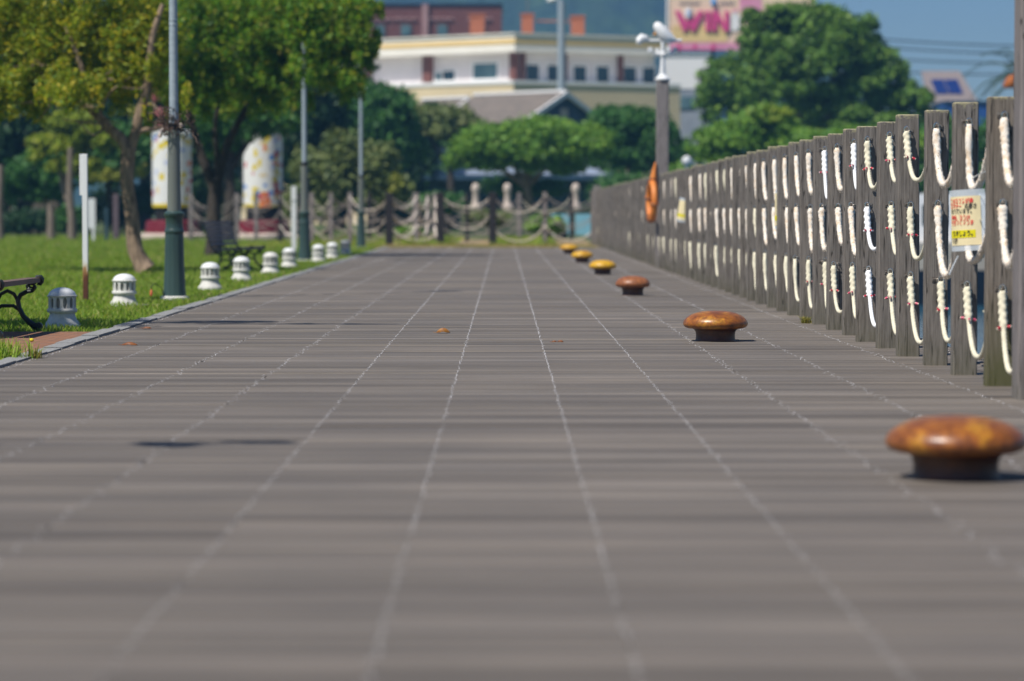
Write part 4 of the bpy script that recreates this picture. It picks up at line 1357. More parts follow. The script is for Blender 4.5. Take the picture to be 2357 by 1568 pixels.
# trees standing out of the frame on the lawn: only their shade falls into it
for (x, d, zc, tip, lab) in ((-6.9, 21.4, 5.6, -3.62, "shade tree on the lawn beside the nearest bench, out of frame"), (-6.6, 9.35, 5.0, -3.2, "shade tree on the lawn before the picture's lower edge, out of frame")):
    b0 = Vector((x, d, -0.03))
    lim = [[(b0, .2), (b0 + Vector((0.1, 0, 1.4)), .15), (b0 + Vector((0.2, 0, 2.6)), .13), (b0 + Vector((.1, .1, zc)), .06)]]
    cls = [(b0 + Vector((0.2, 0, zc + .5)), (1.5, 0.8, 0.8)), (b0 + Vector((-1.2, 0, zc + .4)), (1.5, 1.0, 1.0)), (Vector((tip - 0.42, d, zc)), (0.42 if d > 15 else 0.30, 0.16, 0.16))] + ([(Vector((tip - 1.15, d + .1, zc)), (0.5, 0.13, 0.13))] if d > 15 else [])
    tree("shade_tree", lab, "tree", b0, lim, cls, 9000, 0.07, "f_green", "bark", "shade trees out of frame", int(d), sub=20, sub_r=0.3)

# backdrop trees: (name, label, px, py, d, [clumps], leaf material, count, size, ground trunk?)
def back_tree(name, label, d, clumps, mat, n, size=0.17, bark="bark_dark", seed=0, group="trees and bushes behind the lawn and the far fence", trunk_px=None, tr=0.2, extra=None, **kw):
    cls = [CL(*c[:2], d + (c[4] if len(c) > 4 else 0), c[2], c[3]) for c in clumps]
    xs = trunk_px if trunk_px is not None else sum(c[0] for c in clumps) / len(clumps)
    topc = max(cls, key=lambda c: c[1][0])
    b0 = W(xs, 500, d); b0.z = -0.03
    tp = topc[0]
    limbs = [[(b0, tr * 1.25), (b0.lerp(tp, 0.3) + Vector((0.1, 0, 0)), tr), (b0.lerp(tp, 0.65), tr * .75), (tp, tr * .35)]]
    for c, r in cls[:5]:
        limbs.append([(b0.lerp(tp, 0.55), tr * .6), (b0.lerp(tp, 0.55).lerp(c, 0.6) + Vector((0, 0, 0.1)), tr * .4), (c, tr * .15)])
    ex = None
    if extra:
        ex = [(m_, [CL(*c[:2], d - 0.5, c[2], c[3]) for c in cl2], n2, nm) for m_, cl2, n2, nm in extra]
    k2 = dict(sub=40, sub_r=0.52, aspect=0.55, shell=0.45); k2.update(kw)
    n, size = int(n * 2.0), size * 0.72
    return tree(name, label, "tree" if "tree" in name else "bush", b0, limbs, cls, n, size, mat, bark, group, seed, ex, **k2)


back_tree("evergreen_tree", "near black evergreen tree at the lawn's far corner", 122, [(30, 330, 85, 130), (-20, 420, 70, 80), (80, 250, 90, 80), (230, 250, 110, 70)], "f_dark", 9000, 0.22, seed=11, trunk_px=2)
back_tree("yellowing_tree", "yellow-green bushy tree behind the white signpost", 104, [(165, 300, 62, 48), (130, 345, 70, 38), (215, 330, 52, 38), (175, 385, 60, 30)], "f_bright", 4200, 0.15, "bark_pale", seed=12, trunk_px=168, tr=0.13, sub=40, sub_r=0.30)
back_tree("small_tree", "mid green small tree left of the forked trunk, with a thin pale stem", 112, [(90, 400, 60, 45), (50, 430, 50, 40), (120, 440, 45, 30)], "f_deep", 3600, 0.18, "bark_pale", seed=13, trunk_px=120, tr=0.11)
back_tree("highlight_bush_tree", "small tree with yellow clusters standing in for highlights behind the forked trunk", 112, [(240, 400, 60, 40), (320, 350, 50, 60), (260, 330, 50, 40)], "f_deep", 4200, 0.17, seed=14, trunk_px=268, tr=0.1, extra=[("f_highlight", [(287, 345, 16, 20), (255, 405, 22, 18), (325, 395, 14, 20), (310, 260, 12, 16), (215, 410, 14, 12)], 520, "highlight_foliage")])
back_tree("dark_tree", "dark green tree between the two painted drums", 116, [(440, 300, 70, 90), (470, 400, 60, 80), (400, 240, 70, 60)], "f_dark", 6000, 0.2, seed=15, trunk_px=455)
back_tree("blossom_tree", "tree with salmon pink blossom behind the nearest lamp post", 108, [(395, 265, 42, 40)], "f_dark", 1200, 0.16, seed=16, trunk_px=392, tr=0.1, extra=[("f_pink", [(362, 222, 13, 18), (366, 262, 16, 10), (405, 240, 22, 34), (372, 300, 9, 12)], 420, "blossom")])
back_tree("dense_tree", "dense green tree above the second painted drum", 96, [(530, 270, 90, 75), (620, 260, 80, 65), (560, 200, 90, 50), (500, 330, 50, 60)], "f_deep", 8000, 0.15, seed=17, trunk_px=520, extra=[("f_pink", [(632, 210, 16, 14), (590, 250, 8, 12)], 60, "blossom")])
back_tree("dark_tree", "very dark tree behind the second lamp post", 124, [(690, 270, 80, 90), (740, 230, 60, 60), (660, 350, 60, 60), (745, 300, 50, 60)], "f_dark", 6500, 0.22, seed=18, trunk_px=690)
back_tree("olive_bush", "olive green bush between the second and third lamp posts", 112, [(745, 400, 45, 45), (790, 370, 45, 60), (770, 440, 50, 35), (720, 440, 40, 30), (700, 390, 30, 40)], "f_olive", 5200, 0.17, seed=19, tr=0.1)
back_tree("broad_tree", "blue-green broad tree behind the third lamp post", 136, [(885, 265, 65, 60), (840, 310, 60, 60), (915, 330, 50, 60), (800, 265, 45, 45)], "f_deep", 6500, 0.22, seed=20)
back_tree("olive_bush", "tall olive green bush just right of the third lamp post", 112, [(865, 400, 45, 60), (900, 440, 40, 40), (850, 455, 40, 25)], "f_olive", 3800, 0.17, seed=21, tr=0.1, extra=[("f_highlight", [(905, 430, 20, 28)], 260, "highlight_foliage")])  # the lit cluster is put in as yellower leaves
back_tree("dark_tree", "near black tree in the gap beside the round crowned tree", 150, [(950, 350, 50, 70), (990, 290, 45, 40), (930, 410, 40, 40)], "f_dark", 4500, 0.24, seed=22)
back_tree("grey_tree", "dull olive tree in front of the gabled house", 146, [(1040, 290, 60, 38), (970, 285, 40, 35), (1085, 310, 40, 30)], "f_olive", 3800, 0.22, seed=23)
back_tree("round_tree", "round crowned mid green tree in front of the gabled house", 130, [(1150, 332, 85, 44), (1240, 318, 90, 40), (1320, 332, 75, 42), (1090, 352, 50, 32), (1210, 345, 110, 38), (1320, 355, 70, 30), (1370, 330, 35, 40), (1180, 380, 60, 22), (1120, 378, 50, 26), (1250, 385, 60, 24), (1060, 370, 34, 26), (1310, 392, 46, 20)], "f_mid", 12000, 0.17, "bark", seed=24, trunk_px=1215)
back_tree("dark_tree", "dark green tree behind the white bird mast's post", 138, [(1450, 300, 65, 50), (1430, 360, 60, 50), (1500, 330, 60, 65), (1545, 370, 45, 50), (1400, 290, 40, 35)], "f_deep", 7500, 0.2, seed=25, extra=None)
# the great round tree on the right and what grows in front of it
back_tree("great_tree", "great dome shaped evergreen tree rising before the blue sky", 152,
          [(1850, 110, 130, 95), (1740, 130, 60, 70), (1680, 190, 70, 60), (1950, 110, 90, 75), (2010, 170, 80, 65), (1900, 190, 130, 70), (1780, 210, 110, 70), (2060, 230, 70, 50), (1660, 250, 60, 60), (2110, 260, 55, 60), (1960, 265, 130, 60), (1810, 40, 70, 30), (1900, 55, 70, 40), (2160, 300, 45, 40), (1730, 50, 30, 30), (2000, 310, 130, 50)],
          "f_broad", 26000, 0.22, "bark_pale", seed=26, trunk_px=1890, tr=0.45, sub=40, sub_r=0.30)
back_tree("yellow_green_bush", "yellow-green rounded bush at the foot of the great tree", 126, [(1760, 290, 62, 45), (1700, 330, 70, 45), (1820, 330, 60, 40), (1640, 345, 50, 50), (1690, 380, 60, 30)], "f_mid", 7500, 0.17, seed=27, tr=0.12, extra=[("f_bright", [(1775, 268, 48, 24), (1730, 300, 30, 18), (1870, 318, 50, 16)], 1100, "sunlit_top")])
back_tree("green_bush", "green bush beside the yellow-green one behind the fence tops", 124, [(1900, 335, 75, 35), (1990, 335, 65, 40), (2070, 345, 60, 45), (1940, 370, 90, 30)], "f_mid", 6000, 0.17, seed=28, tr=0.12)
back_tree("dark_bush", "dark bush behind the nearest fence posts under the palm", 142, [(2150, 350, 60, 50), (2230, 345, 60, 55), (2310, 340, 60, 60), (2200, 420, 120, 40), (2060, 420, 80, 40), (2360, 420, 70, 50)], "f_deep", 8000, 0.22, seed=29, tr=0.12)
for q, (px, py, rx, ry, d_, mt, lb) in enumerate(((70, 515, 60, 28, 118, "f_dark", "low dark shrub against the grey-brown wall"), (160, 510, 30, 30, 116, "f_deep", "low shrub between the two pale stems"), (340, 470, 50, 40, 124, "f_dark", "shadowy shrub behind the first painted drum"), (250, 490, 55, 55, 126, "f_dark", "shadowy shrub behind the mauve brown post"), (1200, 432, 80, 26, 132, "f_deep", "dark shrub round the trunk of the round crowned tree"), (500, 470, 50, 60, 120, "f_dark", "shadowy shrub between the painted drums"), (700, 480, 60, 40, 118, "f_olive", "olive shrub low behind the white post"),
                                                      (1010, 470, 60, 25, 122, "f_deep", "dark shrub low behind the far fence's middle"), (1440, 450, 80, 45, 126, "f_deep", "dark shrub where the two fences meet"), (1250, 520, 40, 18, 96, "f_mid", "light green weeds under the far fence"), (940, 540, 30, 14, 96, "f_mid", "light green weeds by a dark post of the far fence"), (1120, 505, 40, 16, 100, "f_olive", "pale shrub under the stone ornaments"), (1560, 420, 50, 40, 120, "f_mid", "mid green shrub behind the lifebuoy's post"), (560, 530, 25, 15, 108, "f_olive", "small olive shrub by the second drum"))):
    back_tree("shrub", lb, d_, [(px, py, rx, ry), (px + rx * .6, py + 5, rx * .6, ry * .8)], mt, 1500, 0.15, seed=40 + q, tr=0.05)
for q, (px, py, rx, ry, d_, lb) in enumerate(((60, 150, 190, 170, 142, "tall dark evergreen filling the far corner behind the yellow-green tree"), (330, 170, 160, 170, 146, "tall dark evergreen behind the forked trunk and the first drum"), (600, 190, 180, 180, 148, "tall dark evergreen behind the second painted drum"), (780, 330, 110, 120, 154, "dark evergreen filling the gap behind the olive bushes"), (960, 400, 110, 90, 158, "dark evergreen low behind the far fence's black posts"))):
    back_tree("backdrop_tree", lb, d_, [(px, py, rx, ry), (px - rx * .5, py + ry * .6, rx * .6, ry * .6), (px + rx * .5, py + ry * .6, rx * .6, ry * .6), (px, py + ry * 1.1, rx * .8, ry * .5)], "f_dark" if q < 3 else "f_deep", 5500, 0.30, seed=70 + q, tr=0.3)
# plain stems standing before the dark backdrop
for (pts, lab, bk) in (([(118, 545), (118, 500), (116, 470)], "short pale tree stem before the grey-brown wall", "bark_pale"), ([(166, 560), (165, 500), (160, 430), (163, 340)], "slim pale leaning tree stem by the yellow-green tree", "bark_pale"), ([(0, 545), (-2, 480), (2, 380)], "pale tree stem at the picture's edge", "bark_pale")):
    dd = 98
    base = W(pts[0][0], pts[0][1], dd); base.z = -0.03
    P = [base] + [W(a, b_, dd) for a, b_ in pts[1:]]
    mb = MB(); mb.tube([p_ - base for p_ in P], [0.15, 0.13, 0.11, 0.09][:len(P)], 10)
    tag(mb.build("tree_stem", M[bk], None, base), lab, "tree", "pale stems before the dark backdrop")

# palm at the right edge
pb = W(2352, 190, 118)
t = thing("palm_tree", "palm tree with arching fronds at the picture's edge behind the tall post", "palm", (pb.x, pb.y, -0.03))
mb = MB(); mb.tube([(0, 0, 0), (0.05, 0, 2), (0, 0, 4), (0, 0, pb.z)], [0.28, 0.24, 0.22, 0.26], 14); mb.build("trunk", M["bark"], t)
mb = MB(); mb.tube([(-.75, -.2, pb.z - .15), (-.5, -.2, pb.z + .02), (-.2, -.2, pb.z + .1), (0.1, -.2, pb.z)], [0.08, 0.26, 0.3, 0.2], 12); mb.build("fruit_bunch", simple("orange_palm_fruit", (0.55, 0.16, 0.02), (0.4, 0.1, 0.02), 6), t)
rr = random.Random(8)
for k_ in range(24):
    a = k_ * 2.4
    el = R([70, 50, 30, 10, -8, 20][k_ % 6])
    Lf = 2.9 * rr.uniform(0.85, 1.1)
    P, pts = Vector((0, 0, pb.z + .15)), []
    hd = Vector((math.cos(a), math.sin(a), 0))
    for j in range(13):
        pts.append(P.copy())
        P = P + (hd * math.cos(el) + Vector((0, 0, math.sin(el)))) * (Lf / 12)
        el -= R(8.5)
    mb = MB()
    mb.tube(pts, [0.03 - 0.002 * j for j in range(13)], 5)
    for j in range(2, 13):
        for s_ in (-1, 1):
            for o_ in (0, 0.5):
                q0 = pts[j - 1].lerp(pts[j], o_)
                tdir = (pts[j] - pts[j - 1]).normalized()
                side = tdir.cross(Vector((0, 0, 1))).normalized() * s_
                tip = q0 + side * 0.34 * (1 - abs(j - 6) / 11) + tdir * 0.22 - Vector((0, 0, 0.12))
                wv = tdir * 0.022
                mb.add([q0 - wv, q0 + wv, tip], [(0, 1, 2)])
    mb.build("frond", M["f_palm"], t)

# ------------------------------------------------------------------ the far cross fence with slack ropes
def cross_post(px, d, mat, lab, h=1.46, w=0.15, x=None):
    xx = (px - 1160) / FPX * d if x is None else x
    w = 0.22 if mat == "dark_post" and d < 87 else w * 0.85
    mb = MB(); mb.cpost(w, w, -0.03, h, 0.01)
    o = mb.build("fence_post", M[mat], None, (xx, d, 0))
    tag(o, lab, "fence post", "posts of the far cross fence")
    return (xx, d)


DX = 85.0
CP = [(1374, DX, "post", "grey corner post where the far cross fence meets the water fence"), (1254, DX, "tall_post", "grey post of the far cross fence before the aqua panel"), (1134, DX, "dark_post", "black post of the far cross fence between the two nearer stone ornaments"), (1014, DX, "dark_post", "black post of the far cross fence in the middle of the picture"), (896, DX, "dark_post", "black post of the far cross fence beside the third lamp post"),
      (806, DX + 1.5, "tall_post", "grey post of the far cross fence seen through the third lamp's shaft"), (718, DX + 3, "tall_post", "grey post of the far cross fence just past the second lamp post"), (646, DX + 4.5, "dark_post", "dark post of the far cross fence behind the slim white post"), (546, DX + 6, "tall_post", "grey post of the far cross fence before the second drum's edge"), (440, DX + 7.5, "tall_post", "grey last post of the far cross fence by the nearest lamp post")]
cp = [cross_post(px, d_, m_, lb) for px, d_, m_, lb in CP]
rc = random.Random(21)
ci = 0
BAYS = ["bay at the water fence corner", "bay before the aqua panel", "bay under the stone ornaments", "bay in the middle of the picture", "bay beside the third lamp post", "bay between third and second lamps", "bay past the second lamp post", "bay behind the slim white post", "bay before the second drum"]
for (a, c), bay in zip(zip(cp[:-1], cp[1:]), BAYS):
    for r_, z in enumerate((1.36, 0.93, 0.50)):
        for off, extra_n in ((-0.09, "front"), (0.09, "rear")):
            S = Vector((a[0], a[1] + off, z + rc.gauss(0, 0.03)))
            E = Vector((c[0], c[1] + off, z + rc.gauss(0, 0.03)))
            make_rope(S, E, (0.34 if extra_n == "front" else 0.50) + rc.gauss(0, 0.04), "grey" if rc.random() < 0.75 else "frayed", 1, "fence_rope", f"slack {extra_n} {ROWN[r_]} rope of the far cross fence, {bay}", "slack ropes of the far cross fence", 0.0125, 900 + ci)
            ci += 1
RX = (590, 690, 762, 850, 955, 1075, 1195, 1315)
rcp = [cross_post(px, 94, "dark_post" if q % 2 else "tall_post", f"{'dark' if q % 2 else 'grey'} post of the rear cross fence, {ordinal(q + 1)} counted from the second drum", 1.5) for q, px in enumerate(RX)]
for q, (a, c) in enumerate(zip(rcp[:-1], rcp[1:])):
    for r_, z in enumerate((1.4, 0.96, 0.52)):
        make_rope(Vector((a[0], a[1], z)), Vector((c[0], c[1], z + rc.gauss(0, .04))), 0.42 + rc.gauss(0, 0.08), "grey" if rc.random() < .7 else "cream", 1, "fence_rope", f"slack {ROWN[r_]} rope of the rear cross fence, {ordinal(q + 1)} bay from the second drum", "slack ropes of the rear cross fence", 0.0125, 1200 + q * 3 + r_)
# a return of the same fence running away behind it
rp = [cross_post(960, 90, "tall_post", "grey post of the fence running away behind the cross fence, nearer one"), cross_post(985, 96, "tall_post", "grey post of the fence running away behind the cross fence, farther one")]
rp2 = [cross_post(0, 88.5, "tall_post", "lone grey post behind the middle black post", x=-2.05), ]
for r_, z in enumerate((1.36, 0.93, 0.50)):
    for s0, e0, nm in ((cp[4], rp[0], "first bay"), (rp[0], rp[1], "second bay"), (rp2[0], cp[3], "short bay by the middle black post")):
        make_rope(Vector((s0[0], s0[1] + .1, z)), Vector((e0[0], e0[1] - .1, z)), 0.34, "frayed", 1, "fence_rope", f"{ROWN[r_]} rope of the fence behind the cross fence, {nm}", "ropes of the fence running away", 0.026, 990 + r_)

# ------------------------------------------------------------------ painted drums on plinths
def drum(label, px, d, seed):
    x = (px - 1160) / FPX * d
    t = thing("painted_drum", label, "advertising drum", (x, d, -0.03), 0, "two tall white drums painted with coloured dots")
    k_ = d / FPX
    zz = lambda y: 0.93 + (487 - y) * k_
    r0 = 45 * k_
    mb = MB(); mb.lathe([(r0 * 1.75, 0), (r0 * 1.75, zz(540)), (r0 * 1.5, zz(536))], 32); mb.build("plinth", M["stone"], t)
    mb = MB(); mb.lathe([(r0 * 1.35, zz(540)), (r0 * 1.38, zz(530)), (r0 * 1.32, zz(509)), (r0 * 1.1, zz(506))], 32); mb.build("red_base", M["red_ring"], t)
    mb = MB(); mb.lathe([(r0 * 0.86, zz(508)), (r0 * 0.88, zz(474))], 32); mb.build("black_collar", M["black"], t)
    mb = MB()
    rr = random.Random(seed)
    NA, NZ = 64, 44
    z0, z1 = zz(476), zz(308)
    spots = []
    cols = [1, 1, 2, 3, 5, 6, 1, 2, 5, 4]
    for q in range(90):
        spots.append((rr.uniform(0, 6.283), rr.uniform(0.10, 0.97), rr.uniform(0.08, 0.20), rr.uniform(0.025, 0.06), rr.choice(cols)))
    vs, fs, mi = [], [], []
    for j in range(NZ + 1):
        z = z0 + (z1 - z0) * j / NZ
        for i in range(NA):
            a = 2 * math.pi * i / NA
            vs.append((r0 * math.cos(a), r0 * math.sin(a), z))
    for j in range(NZ):
        fz = (j + 0.5) / NZ
        for i in range(NA):
            fa = (i + 0.5) / NA * 6.283
            c = 0
            for sa, sz, wa, wz, cc in spots:
                da = abs((fa - sa + 3.1416) % 6.283 - 3.1416)
                if (da / wa) ** 2 + ((fz - sz) / wz) ** 2 < 1:
                    c = cc
            if fz < 0.055:
                c = 1
            if abs((fa - 4.9 + 3.1416) % 6.283 - 3.1416) < 0.28 and fz < 0.12:
                c = 3
            i2 = (i + 1) % NA
            fs.append((j * NA + i, j * NA + i2, (j + 1) * NA + i2, (j + 1) * NA + i)); mi.append(c)
    fs.append(tuple(NZ * NA + i for i in range(NA))); mi.append(0)
    mb.v, mb.f, mb.mi = vs, fs, mi
    mb.build("barrel", [M["drum_white"], M["d_yellow"], M["d_blue"], M["d_orange"], M["d_red"], M["d_pale"], M["d_lilac"]], t)
    mb = MB(); mb.lathe([(r0 * 1.04, z1), (r0 * 1.06, z1 + 0.06), (r0 * .98, z1 + .09)], 32); mb.build("rim", M["drum_white"], t)
    return t


drum("white dotted drum partly hidden by the nearest lamp post", 397, 101, 3)
drum("white dotted drum standing clear beside the second lamp post", 606, 100, 9)

# stone ornaments on a low wall behind the far fence
mb = MB()
wx0, wx1 = (1060 - 1160) / FPX * 118, (1360 - 1160) / FPX * 118
mb.box(wx0, wx1, 117.6, 118.4, -0.03, 0.95); mb.box(wx0 - .05, wx1 + .05, 117.55, 118.45, 0.95, 1.03)
M["mossy"] = simple("mossy_wall_stone", (0.13, 0.14, 0.09), (0.08, 0.10, 0.06), 2, 0.9)
tag(mb.build("garden_wall", M["mossy"], smooth=False), "low mossy garden wall carrying the stone ornaments", "wall")
for px, lab in ((1095, "pale stone ornament on the garden wall, the one over the middle rope bay"), (1168, "pale pinkish stone ornament on the garden wall beside the black post"), (1325, "pale stone ornament above the aqua panel")):
    t = thing("stone_ornament", lab, "ornament", ((px - 1160) / FPX * 118, 118, 1.03), 0, "three stone ornaments on the garden wall")
    t.scale = (0.66, 0.66, 1.0)
    mb = MB(); mb.lathe([(0.34, 0), (0.34, 0.1), (0.24, 0.16), (0.19, 0.3)], 20); mb.build("foot", M["stone"], t)
    mb = MB(); mb.lathe([(0.19, 0.3), (0.17, 0.6), (0.21, 0.66), (0.25, 0.74), (0.23, 0.88), (0.15, 0.97), (0.0, 1.0)], 20); mb.build("figure", M["stone"], t)
# aqua panels
for px0, px1, lab in ((1268, 1318, "aqua blue panel low behind the far fence, with a dark object before it"), (1324, 1374, "aqua blue panel low behind the far fence, next to the water fence")):
    t = thing("site_panel", lab, "panel", ((px0 + px1) / 2 / FPX * 104 - 1160 / FPX * 104, 104, -0.03), 0, "aqua blue panels behind the far fence")
    w_ = (px1 - px0) / FPX * 104 / 2
    mb = MB(); mb.box(-w_, w_, -0.03, 0.03, 0.12, 0.86); mb.build("board", M["aqua"], t, smooth=False)
    mb = MB()
    for s_ in (-1, 1):
        mb.box(s_ * w_ * .9 - .03, s_ * w_ * .9 + .03, 0.031, 0.09, 0, 0.9)
    mb.build("stand", M["dull_steel"], t, smooth=False)
q = W(1292, 520, 103)
mb = MB(); mb.lathe([(0.0, 0), (0.2, 0.02), (0.24, 0.2), (0.15, 0.36), (0.0, 0.4)], 14); tag(mb.build("planter_pot", M["black"], None, (q.x, 103, -0.03)), "dark rounded pot in front of the aqua panel", "pot")

# ------------------------------------------------------------------ buildings
def two_wall(C0, uL, nL, uR, nR, s):
    """corner point of the two facade lines moved inwards by s"""
    A = Matrix(((nL[0], nL[1]), (nR[0], nR[1])))
    b_ = Vector((-s, -s))
    v = A.inverted() @ b_
    return (C0[0] + v.x, C0[1] + v.y)


C0 = (0.78, 215.0)
uL, nL, uR, nR = (-0.8, 0.6), (-0.6, -0.8), (0.89, 0.456), (0.456, -0.89)
LL, LR = 26.0, 12.6


def foot(s):
    c = two_wall(C0, uL, nL, uR, nR, s)
    a = (c[0] + uL[0] * LL, c[1] + uL[1] * LL)
    b_ = (c[0] + uR[0] * (LR - s), c[1] + uR[1] * (LR - s))
    e = (b_[0] + uL[0] * LL, b_[1] + uL[1] * LL)
    return [a, c, b_, e]


t = thing("cream_building", "long low cream building with a yellow striped roof edge and brown pilasters", "building", (0, 215, 0))
off = Vector((0, -215, 0))
def rel(poly):
    return [(p_[0], p_[1] - 215) for p_ in poly]
zy = lambda y: 0.9 + (487 - y) * 215 / FPX
mb = MB(); mb.prism(rel(foot(1.1)), zy(190), zy(117)); wall = mb.build("wall", M["white_wall"], t, smooth=False)
mb = MB(); mb.prism(rel(foot(0.0)), zy(119), zy(80)); mb.prism(rel(foot(-0.12)), zy(80), zy(76.5)); mb.prism(rel(foot(-0.08)), zy(119.5), zy(112)); mb.build("roof", M["cream_fascia"], t, smooth=False)
mb = MB(); mb.prism(rel(foot(-0.04)), zy(101), zy(90)); mb.build("roof_stripe", M["yellow_stripe"], t, smooth=False)
mb = MB(); mb.prism(rel(foot(-1.2)), -0.03, zy(195)); mb.build("lower_storey", M["tan_wall"], t, smooth=False)
mb = MB(); mb.prism(rel(foot(-1.28)), zy(195), zy(187)); mb.build("parapet", M["white_trim"], t, smooth=False)
wc = two_wall(C0, uL, nL, uR, nR, 1.1)
wc = (wc[0], wc[1] - 215)
for u_, n_, a0_, a1_, o_ in ((uL, nL, -0.25, 0.30, .45), (uL, nL, 7.6, 8.4, .35), (uL, nL, 13.4, 14.2, .35), (uR, nR, 0.31, 0.62, .3), (uR, nR, 3.75, 4.05, .25), (uR, nR, 8.35, 8.75, .25)):
    mb = MB(); mb.obox(wc, u_, n_, a0_, a1_, -0.05, o_, zy(190), zy(118)); mb.build("pilaster", M["brown_trim"], t, smooth=False)


def win(P, u, n, u0, u1, z0, z1, glass="glass", out=0.06):
    mb = MB()
    fw = 0.14
    mb.obox(P, u, n, u0 - fw, u0, 0.0, out, z0 - fw, z1 + fw); mb.obox(P, u, n, u1, u1 + fw, 0.0, out, z0 - fw, z1 + fw)
    mb.obox(P, u, n, u0, u1, 0.0, out, z1, z1 + fw); mb.obox(P, u, n, u0, u1, 0.0, out + .1, z0 - fw, z0)
    f_ = mb.build("window", M["white_trim"], t, smooth=False)
    mb = MB(); mb.obox(P, u, n, u0, u1, 0.004, out * .4, z0, z1); mb.build("pane", M[glass], f_, smooth=False)


win(wc, uL, nL, 1.7, 3.9, zy(178), zy(142), "glass_teal")
win(wc, uL, nL, 5.6, 6.7, zy(179), zy(156), "glass")
win(wc, uL, nL, 6.85, 7.4, zy(179), zy(160), "glass_teal")
for uc in (1.3, 3.05, 5.2, 7.1, 9.4, 11.0):
    win(wc, uR, nR, uc - 0.52, uc + 0.52, zy(184), zy(147))

t = thing("brick_building", "brown brick building with a pale drainpipe, behind the cream roof", "building", (0, 262, 0))
k2 = 262 / FPX
zb = lambda y: 0.9 + (487 - y) * k2
xb = lambda x: (x - 1160) * k2
mb = MB(); mb.box(xb(780), xb(1155), 0, 14, -0.03, zb(13)); mb.build("wall", M["brick_wall"], t, smooth=False)
mb = MB(); mb.box(xb(778), xb(1157), -0.15, 14.1, zb(13), zb(9)); mb.build("roof", M["navy"], t, smooth=False)
mb = MB(); mb.box(xb(972), xb(986), -0.3, -0.004, 0, zb(12)); mb.build("drainpipe", M["pink_trim"], t, smooth=False)
for xc in (935, 1018, 1105, 875):
    mb = MB(); mb.box(xb(xc - 14), xb(xc + 14), -0.1, -0.003, zb(85), zb(56)); f_ = mb.build("window", M["brown_trim"], t, smooth=False)
    mb = MB(); mb.box(xb(xc - 11), xb(xc + 11), -0.14, -0.104, zb(83), zb(59)); mb.build("pane", M["glass_teal"], f_, smooth=False)
    mb = MB()
    for q in range(4):
        cx_ = xb(xc - 21 + 14 * q)
        arc = [(cx_ + 0.22 * math.cos(a), -0.12, zb(49) + 0.22 * math.sin(a)) for a in [R(x_) for x_ in range(0, 181, 30)]]
        mb.tube(arc, 0.06, 6)
    mb.build("scallop_trim", M["pink_trim"], f_)

for q, (x0, x1, y0, lab) in enumerate(((1082, 1115, 39, "orange brick stack on the cream roof before the brown building"), (1200, 1227, 37, "orange brick stack with a thin antenna on the cream roof"), (1314, 1344, 42, "orange brick stack on the cream roof beside the road lamp"))):
    dd = 224
    kk = dd / FPX
    xm, hw = ((x0 + x1) / 2 - 1160) * kk, (x1 - x0) / 2 * kk
    z0 = zy(76.5)
    t = thing("chimney_stack", lab, "chimney", (xm, dd, z0), 0, "three orange stacks on the cream roof")
    zt_ = 0.9 + (487 - y0) * kk - z0
    mb = MB(); mb.box(-hw, hw, -hw, hw, 0, zt_); mb.build("stack", M["orange_brick"], t, smooth=False)
    mb = MB(); mb.box(-hw - .08, hw + .08, -hw - .08, hw + .08, zt_, zt_ + 0.12); mb.build("coping", M["orange_brick"], t, smooth=False)
    if q == 1:
        mb = MB(); mb.tube([(0, 0, zt_ + .1), (0, 0, zt_ + 3)], 0.04, 6); mb.build("antenna", M["dull_steel"], t)
        mb = MB(); mb.tube([(hw + .09, 0, zt_ - .4), (hw + 2.85, 0, zt_ - .45)], 0.06, 6); mb.build("rail", M["orange_brick"], t)

# small white block right of the cream building
t = thing("white_annex", "plain white block under the big advertising board", "building", ((1580 - 1160) / FPX * 236, 236, 0))
kk = 236 / FPX
zz = lambda y: 0.9 + (487 - y) * kk
mb = MB(); mb.box(-1.6, 1.7, 0, 6, zz(205), zz(128)); mb.build("wall", M["white_trim"], t, smooth=False)
mb = MB(); mb.box(-1.55, 1.65, 0.05, 5.9, -0.03, zz(205)); mb.build("lower_wall", simple("blue_grey_wall", (0.30, 0.33, 0.38), (0.24, 0.27, 0.32), 1), t, smooth=False)
mb = MB(); mb.box(-1.7, 1.8, -.1, 6.1, zz(128), zz(125)); mb.build("roof", M["white_paint"], t, smooth=False)
mb = MB(); mb.box(-0.9, 0.6, -.06, -.003, zz(250), zz(222)); mb.build("window", M["glass_teal"], t, smooth=False)

# advertising board
dB = 252
kk = dB / FPX
xw = lambda x: (x - 1160) * kk
zw = lambda y: 0.9 + (487 - y) * kk
t = thing("billboard", "big cream advertising board with magenta letters above the trees", "billboard", (xw(1630), dB, 0))
xr = lambda x: xw(x) - xw(1630)
mb = MB(); mb.box(xr(1537), xr(1760), 0, 0.5, zw(115), zw(-45)); mb.box(xr(1760.2), xr(1875), 0, 0.5, zw(40), zw(-45)); mb.build("panel", M["sign_cream"], t, smooth=False)
mb = MB(); mb.box(xr(1533), xr(1537), -.1, 0.5, zw(116), zw(-46)); mb.box(xr(1533), xr(1760), -.1, .5, zw(-45), zw(-49)); mb.build("frame", M["white_trim"], t, smooth=False)
mb = MB()
for x_ in (1560, 1640, 1720):
    mb.box(xr(x_) - .15, xr(x_) + .15, 0.55, 0.85, -0.03, zw(115))
mb.build("support", M["navy"], t, smooth=False)
mb = MB(); mb.box(xr(1545), xr(1672), -0.06, -0.005, zw(98), zw(60)); mb.build("yellow_panel", M["sign_yellow"], t, smooth=False)
mb = MB(); mb.box(xr(1540), xr(1700), -0.06, -0.005, zw(116), zw(99)); pk = mb.build("pink_strip", M["sign_palepink"], t, smooth=False)
mb = MB()
